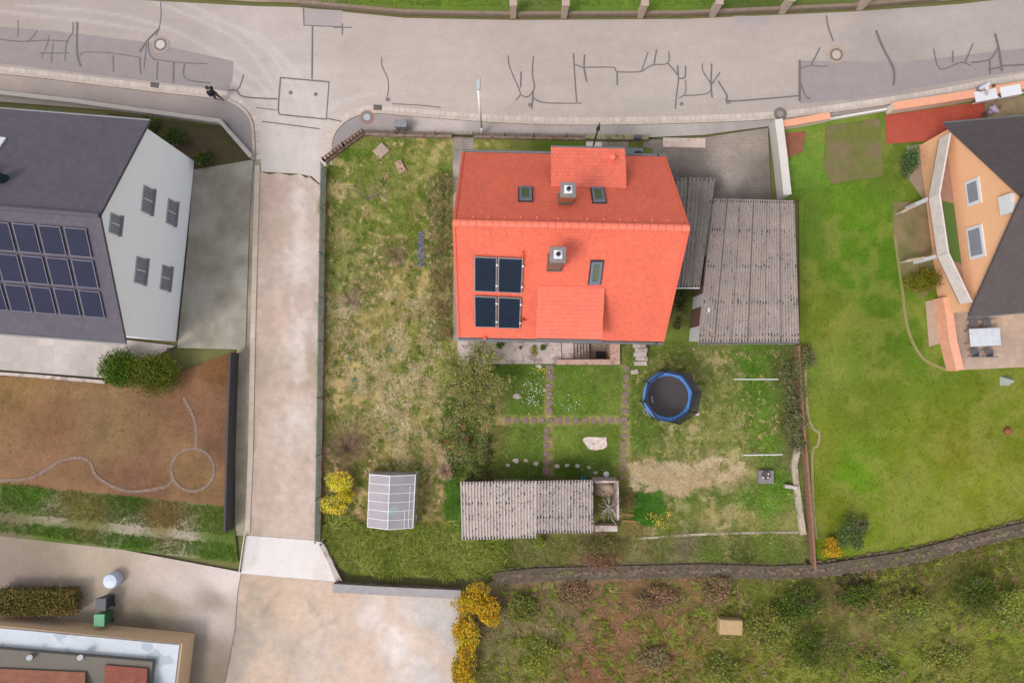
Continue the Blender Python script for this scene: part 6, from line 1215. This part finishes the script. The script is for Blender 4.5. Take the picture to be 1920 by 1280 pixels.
# purple flowers row
def scatter_flowers(name, label, n, fn, cols, size, seed):
    gg = np.random.default_rng(seed); pts = fn(gg, n); pos = np.array([list(P(x, y, .2)) for x, y in pts]); pos[:, 2] = .16+.08*gg.random(n); b = MB(); leaves(b, pos, size, cols, gg, 1.5, .8); o = b.build(name, m_leaf); tag(o, label, 'flowers', None, 'stuff')
scatter_flowers('purple_flowers', 'row of small violet blue flowers in the grass west of the house', 260, lambda g_, n: np.stack([789+g_.normal(size=n)*3.2+g_.normal(size=n)*g_.random(n)*3, 465+g_.uniform(-32, 34, n)], 1), [(138, 122, 190), (160, 148, 205), (120, 108, 160), (110, 140, 70)], .08, 1)
scatter_flowers('white_flowers', 'tiny white daisies scattered left of the slab path', 95, lambda g_, n: np.stack([1003+g_.normal(size=n)*14, 738+g_.normal(size=n)*20], 1), [(240, 240, 240), (250, 250, 245)], .07, 2)
scatter_flowers('white_flowers', 'few tiny white daisies in the middle lawn square', 36, lambda g_, n: np.stack([1070+g_.normal(size=n)*16, 760+g_.normal(size=n)*10], 1), [(235, 235, 240)], .06, 3)
scatter_flowers('yellow_flowers', 'few tiny yellow flowers dotted near the terrace', 40, lambda g_, n: np.stack([1014+g_.normal(size=n)*7, 694+g_.normal(size=n)*3], 1), [(235, 215, 60)], .06, 4)
# shrubs on east boundary
for k, (x, y, rx_, ry_, h) in enumerate(((1478, 700, .8, 1.2, 1.5), (1482, 745, .9, 1.1, 1.6), (1485, 790, .85, 1.1, 1.5), (1490, 830, .7, .9, 1.2), (1508, 672, .5, .9, 1.2))):
    shrub('boundary_shrub', ['northernmost grey green shrub at the rusty fence', 'second grey green shrub from the north at the rusty fence', 'third shrub from the north at the rusty fence near the lower clothes post', 'southernmost shrub at the start of the crooked wall', 'pale leafy shrub at the corner of the garage'][k], 'shrub', x, y, (rx_, ry_), h*.8, 1000, .1, [(124, 128, 80), (104, 108, 66), (142, 144, 98), (96, 96, 56)], 110+k, 'shrubs along the rusty fence', tw=18)
for k, (x, y, r_) in enumerate(((1275, 570, .7), (1268, 610, .4))):
    shrub('ivy_bush', ['dark ivy bush in the gap between house and garage', 'small weedy plant south of the dark ivy bush'][k], 'shrub', x, y, (r_*.6, r_*1.2), .6, 700, .08, [(60, 72, 36), (78, 92, 42), (96, 90, 60)], 120+k)
shrub('bramble', 'brownish bramble beside the roofless bay', 'shrub', 1174, 935, (.5, .8), .8, 700, .07, [(130, 104, 66), (150, 120, 76), (96, 84, 50)], 130)
shrub('bramble', 'wide bramble thicket south of the roofless bay', 'shrub', 1120, 1018, (1.8, .6), .9, 2200, .08, [(118, 120, 62), (96, 104, 48), (150, 130, 84)], 131, tw=26)
shrub('bramble', 'reddish dry bramble on the strip behind the shed', 'shrub', 1130, 1046, (1.6, .55), .7, 1600, .08, [(168, 118, 88), (140, 100, 72), (120, 110, 60)], 132, tw=26)
shrub('bramble', 'yellow green weed tuft at the notch of the shed roof', 'shrub', 1012, 1013, (.4, .3), .8, 400, .08, [(150, 162, 52), (120, 140, 50)], 133)
# neighbours' plants
for k, (x, y, rx_, ry_, cols) in enumerate(((240, 692, 1.35, 1.25, [(84, 106, 24), (66, 88, 22), (100, 118, 30)]), (304, 700, 1.75, 1.3, [(96, 106, 34), (74, 92, 30), (112, 116, 36)]))):
    shrub('round_shrub', ['smaller dark half of the clipped shrub pair at the white house corner', 'larger olive half of the clipped shrub pair at the white house corner'][k], 'shrub', x, y, (rx_, ry_), 1.8, 9000, .1, cols, 140+k, shell=.2, tw=10)
shrub('round_shrub', 'olive green oval shrub below the balcony of the orange house', 'shrub', 1722, 530, (1.25, .8), 1.2, 3600, .09, [(122, 118, 28), (104, 104, 26), (130, 128, 40)], 145, shell=.2)
shrub('conifer_shrub', 'dark bluish green shrub at the corner of the side terrace', 'shrub', 1694, 310, (.6, 1.1), 1.4, 2500, .1, [(84, 112, 66), (100, 130, 64), (70, 94, 58)], 146, shell=.25)
for k, (x, y, rx_, ry_) in enumerate(((285, 238, .9, .5), (330, 262, 1.1, .6), (385, 300, .7, .6))):
    shrub('corner_shrub', ['dark green shrub nearest the roof of the white house', 'middle green shrub in the corner bed of the white house', 'grey green shrub at the gable foot of the white house'][k], 'shrub', x, y, (rx_, ry_), .9, 1400, .1, [(72, 96, 36), (92, 112, 50), (58, 72, 34)], 150+k, 'shrubs in the corner bed')
shrub('spiraea', 'bluish grey shrub beside the yellow bush near the south wall', 'shrub', 1590, 995, (1.1, 1.3), 1.4, 2600, .1, [(96, 112, 68), (80, 96, 62), (112, 124, 72)], 160, shell=.25)
shrub('yellow_bush', 'small orange yellow flowering bush against the dark stone wall', 'shrub', 1553, 1024, (.65, .6), 1.0, 2200, .09, [(206, 162, 34), (186, 142, 32), (216, 176, 60)], 161, shell=.25)
for k, (x, y, rx_, ry_) in enumerate(((888, 1120, 1.3, 1.1), (910, 1140, .9, .8), (872, 1190, .8, 1.3), (868, 1250, .85, 1.4))):
    shrub('forsythia', ['wide golden forsythia at the top of the row by the gravel yard', 'golden forsythia bulging to the right below the widest one', 'narrow golden forsythia in the middle of the row by the gravel yard', 'golden forsythia cut by the bottom edge of the photo'][k], 'shrub', x, y, (rx_, ry_), 1.8, 4200, .1, [(222, 178, 40), (200, 156, 34), (232, 192, 60), (150, 132, 40)], 170+k, 'golden forsythias beside the gravel yard', shell=.25)
SV = [(1440, 1170, 2.0, 1.6, 2.4, 0), (1520, 1210, 2.0, 1.8, 2.6, 1), (1490, 1130, 1.6, 1.2, 2.0, 1), (1700, 1130, 2.2, 1.3, 2.2, 0), (1820, 1110, 2.0, 1.4, 2.2, 1), (1880, 1140, 1.6, 1.4, 2.0, 3), (1340, 1105, 1.3, .9, 1.6, 2), (1220, 1120, 1.6, .9, 1.4, 2), (1080, 1115, 1.4, .8, 1.3, 2), (980, 1140, 1.1, 1.0, 1.4, 0), (1010, 1230, 1.4, 1.1, 1.2, 3), (1230, 1230, 1.2, 1.0, 1.0, 2), (1780, 1230, 1.8, 1.2, 1.3, 3), (1640, 1250, 1.6, 1.2, 1.3, 3), (1360, 1250, 1.5, .9, 1.1, 0), (1600, 1110, 1.5, .8, 1.3, 1)]
SC = [[(126, 134, 58), (108, 118, 48), (142, 144, 76)], [(84, 100, 40), (98, 114, 46), (72, 88, 34)], [(146, 122, 90), (128, 112, 72), (160, 134, 104)], [(138, 146, 60), (154, 156, 84), (124, 134, 50)]]
SN = ['mid green bush left of the darkest bush in the wild plot', 'large darkest green bush in the wild plot', 'dark bush right under the stone wall above the darkest bush', 'dark shrub under the rising part of the stone wall', 'dark shrub nearest the right end of the stone wall', 'light green shrub at the right photo edge below the stone wall', 'brown twiggy shrub below the gap in the stone wall', 'wide brown shrub under the middle of the stone wall', 'brown shrub under the left part of the stone wall', 'green brown shrub right of the golden forsythia', 'yellowish green shrub low in the wild plot near the forsythia row', 'brown shrub on the reddish soil of the wild plot', 'pale green shrub low in the right of the wild plot', 'pale green shrub between the darkest bush and the right shrubs', 'green shrub beside the pale chest at the photo bottom', 'narrow dark shrub at the foot of the stone wall right of centre']
for k, (x, y, rx_, ry_, h, c_) in enumerate(SV): shrub('wild_bush', SN[k], 'bush', x, y, (rx_*1.0, ry_*1.0), h*.6, 2200, .12, SC[c_], 200+k, None, tw=14)
b = MB(); b.bbox(P(1368, 1172, .35), (1.4, .9, .7), -.05, .05); single('storage_chest', b, M('chest', A(190, 160, 118)), 'pale beige box standing in the wild plot', 'chest', P(1368, 1172, 0))
t_ = Thing('hedge', 'brown green hedge block above the peach building', 'hedge', P(90, 1130, 0)); b = MB(); g_ = np.random.default_rng(9); n = 9000; pa = P(10, 1095, 0); pb = P(160, 1142, 0); pos = np.stack([g_.uniform(pa.x, pb.x, n), g_.uniform(pb.y, pa.y, n), 1.2*g_.random(n)**.5], 1); leaves(b, pos, .12, [(120, 102, 56), (104, 96, 48), (138, 112, 64), (84, 86, 40)], g_); t_.part('foliage', b, m_leaf); b = MB(); twigs(b, P(90, 1125, 0), 20, 2, 1, .02, 3); t_.part('stems', b, m_twig)
blades('strip_grass', 26000, [(0, 905), (200, 928), (436, 953), (444, 1052), (230, 1028), (0, 995)], .07, lambda px, py, X, Y: idw(px, py, [(60, 920, (84, 112, 40)), (250, 935, (80, 98, 40)), (420, 975, (96, 110, 45)), (150, 950, (120, 112, 62)), (300, 965, (128, 108, 68)), (400, 1000, (100, 118, 55)), (100, 1000, (80, 108, 36)), (250, 1020, (78, 108, 36)), (400, 1040, (88, 116, 42))], 4), (.1, .25), .03, .6, m_grass, 'grass bands with a bare track between them left of the lane', 'grass', dens=lambda px, py: np.where(np.abs(py-(968+.1*px)) < 9, .05, 1.0))

# ------------------------------------------------------------------ people
def skin_obj(name, verts, edges, radii, mat, parent, loc, root=0, sub=2):
    me = bpy.data.meshes.new(name); me.from_pydata([tuple(Vector(v)) for v in verts], edges, []); o = bpy.data.objects.new(name, me); COL.objects.link(o)
    o.parent = parent; sk = o.modifiers.new('skin', 'SKIN'); sv = me.skin_vertices[0].data if me.skin_vertices else None
    if sv is None:
        bm = bmesh.new(); bm.from_mesh(me); bm.verts.layers.skin.verify(); bm.to_mesh(me); bm.free(); sv = me.skin_vertices[0].data
    for i, r_ in enumerate(radii): sv[i].radius = (r_, r_) if not isinstance(r_, tuple) else r_; sv[i].use_root = (i == root)
    sk.use_smooth_shade = True; ss = o.modifiers.new('sub', 'SUBSURF'); ss.levels = sub; ss.render_levels = sub
    me.materials.append(mat); return o
m_skin = M('skin', A(205, 160, 135), bump=0, rough=.5)
def person(px, py, face, label, top, legs_c, hair_c, shoe_c, stride=.28, lean=.08, armswing=.3, z=.1):
    p = P(px, py, z); t = Thing('person', label, 'person', p); t.o.rotation_euler = (0, 0, face)       # faces local +Y
    s = stride; L_ = lean
    V = [(0, 0, .95), (0, L_*.3, 1.12), (0, L_*.7, 1.32), (0, L_, 1.46), (0, L_*1.2, 1.55), (0, L_*1.5+.02, 1.66),
         (-.19, L_*.9, 1.42), (-.24, L_-armswing*.4, 1.15), (-.22, L_-armswing*.2+.08, .92), (-.22, L_-armswing*.2+.12, .84),
         (.19, L_*.9, 1.42), (.24, L_+armswing*.4, 1.15), (.22, L_+armswing*.8+.08, .95), (.22, L_+armswing*.8+.14, .88),
         (-.1, 0, .9), (-.1, s*.5, .5), (-.1, s*.55, .1), (-.1, s*.55+.17, .04), (.1, 0, .9), (.1, -s*.25, .5), (.1, -s*.9, .12), (.1, -s*.9+.15, .05)]
    E = [(0, 1), (1, 2), (2, 3), (3, 4), (4, 5), (3, 6), (6, 7), (7, 8), (8, 9), (3, 10), (10, 11), (11, 12), (12, 13), (0, 14), (14, 15), (15, 16), (16, 17), (0, 18), (18, 19), (19, 20), (20, 21)]
    Rd = [.12, .12, .12, .06, .05, .1, .04, .04, .033, .03, .04, .04, .033, .03, .09, .06, .04, .035, .09, .06, .04, .035]
    skin_obj('body', V, E, Rd, m_skin, t.o, p)
    mt = M('cloth_%d_%d' % (top[0], top[2]), A(*top), bump=.05)
    skin_obj('jacket', [V[i] for i in (0, 1, 2, 3, 6, 7, 8, 10, 11, 12)], [(0, 1), (1, 2), (2, 3), (3, 4), (4, 5), (5, 6), (3, 7), (7, 8), (8, 9)], [.17, .165, .2, .15, .105, .075, .058, .105, .075, .058], mt, t.o, p)
    skin_obj('trousers', [(0, 0, .92), V[14], V[15], V[16], V[18], V[19], V[20]], [(0, 1), (1, 2), (2, 3), (0, 4), (4, 5), (5, 6)], [.15, .11, .078, .06, .11, .078, .06], M('trouser_%d' % legs_c[0], A(*legs_c), bump=.05), t.o, p)
    for a, b_ in ((16, 17), (20, 21)):
        q_ = MB(); va = Vector(V[a]); vb = Vector(V[b_]); q_.blob((va+vb)/2+Vector((0, .0, -.02)), (.055, .15, .06), 10, .03, 1); o = q_.build('shoe', M('shoe_%d' % shoe_c[0], A(*shoe_c), bump=0), (0, 0, 0), t.o, True)
    hb = MB(); hc_ = Vector(V[5]); hb.blob(hc_+Vector((0, -.025, .035)), (.112, .125, .115), 14, .02, 2); hb.build('hair', M('hair_%d' % hair_c[0], A(*hair_c), bump=.2), (0, 0, 0), t.o, True)
    # face
    fb = MB(); fb.blob(hc_+Vector((0, .112, -.01)), (.014, .025, .022), 8, 0, 1); fb.build('nose', m_skin, (0, 0, 0), t.o, True)
    for sx in (-1, 1):
        e_ = MB(); e_.blob(hc_+Vector((sx*.036, .092, .012)), (.013, .01, .009), 8, 0, 1); e_.build('eye', m_dark, (0, 0, 0), t.o); e_ = MB(); e_.blob(hc_+Vector((sx*.1, .005, -.005)), (.014, .025, .034), 8, 0, 1); e_.build('ear', m_skin, (0, 0, 0), t.o, True)
    e_ = MB(); e_.blob(hc_+Vector((0, .096, -.05)), (.026, .009, .007), 8, 0, 1); e_.build('mouth', M('lip', A(170, 100, 95), bump=0), (0, 0, 0), t.o)
    # hands: palm + five curled fingers
    for hnd, sx in ((9, -1), (13, 1)):
        h0 = Vector(V[hnd]); vs_ = [h0, h0+Vector((0, .015, -.045)), h0+Vector((0, .02, -.085))]; ed = [(0, 1), (1, 2)]; rd = [.024, .03, .026]
        for f in range(4):
            o_ = (f-1.5)*.019; ln_ = (.06, .072, .068, .052)[f]; i0_ = len(vs_); vs_ += [h0+Vector((0, .015+o_, -.095)), h0+Vector((-sx*.008, .02+o_, -.095-ln_*.5)), h0+Vector((-sx*.028, .022+o_, -.09-ln_)),]; ed += [(2, i0_), (i0_, i0_+1), (i0_+1, i0_+2)]; rd += [.0095, .009, .0075]
        i0_ = len(vs_); vs_ += [h0+Vector((-sx*.005, .05, -.055)), h0+Vector((-sx*.015, .068, -.088))]; ed += [(1, i0_), (i0_, i0_+1)]; rd += [.011, .009]
        skin_obj('hand', vs_, ed, rd, m_skin, t.o, p, 0, 1)
    return t
person(413, 188, R(55), 'pedestrian in a dark jacket walking on the kerb at the left street corner', (46, 46, 58), (110, 100, 100), (70, 68, 60), (225, 215, 210), .35, .1)
person(1836, 222, R(-60), 'person in a lilac top with brown hair standing on the red paving', (165, 155, 190), (120, 100, 105), (120, 90, 70), (150, 130, 120), .2, .1)
person(1818, 178, R(-110), 'person in a white shirt leaning toward the draped white sheet', (222, 220, 228), (140, 135, 150), (120, 90, 85), (200, 190, 185), .15, .25)
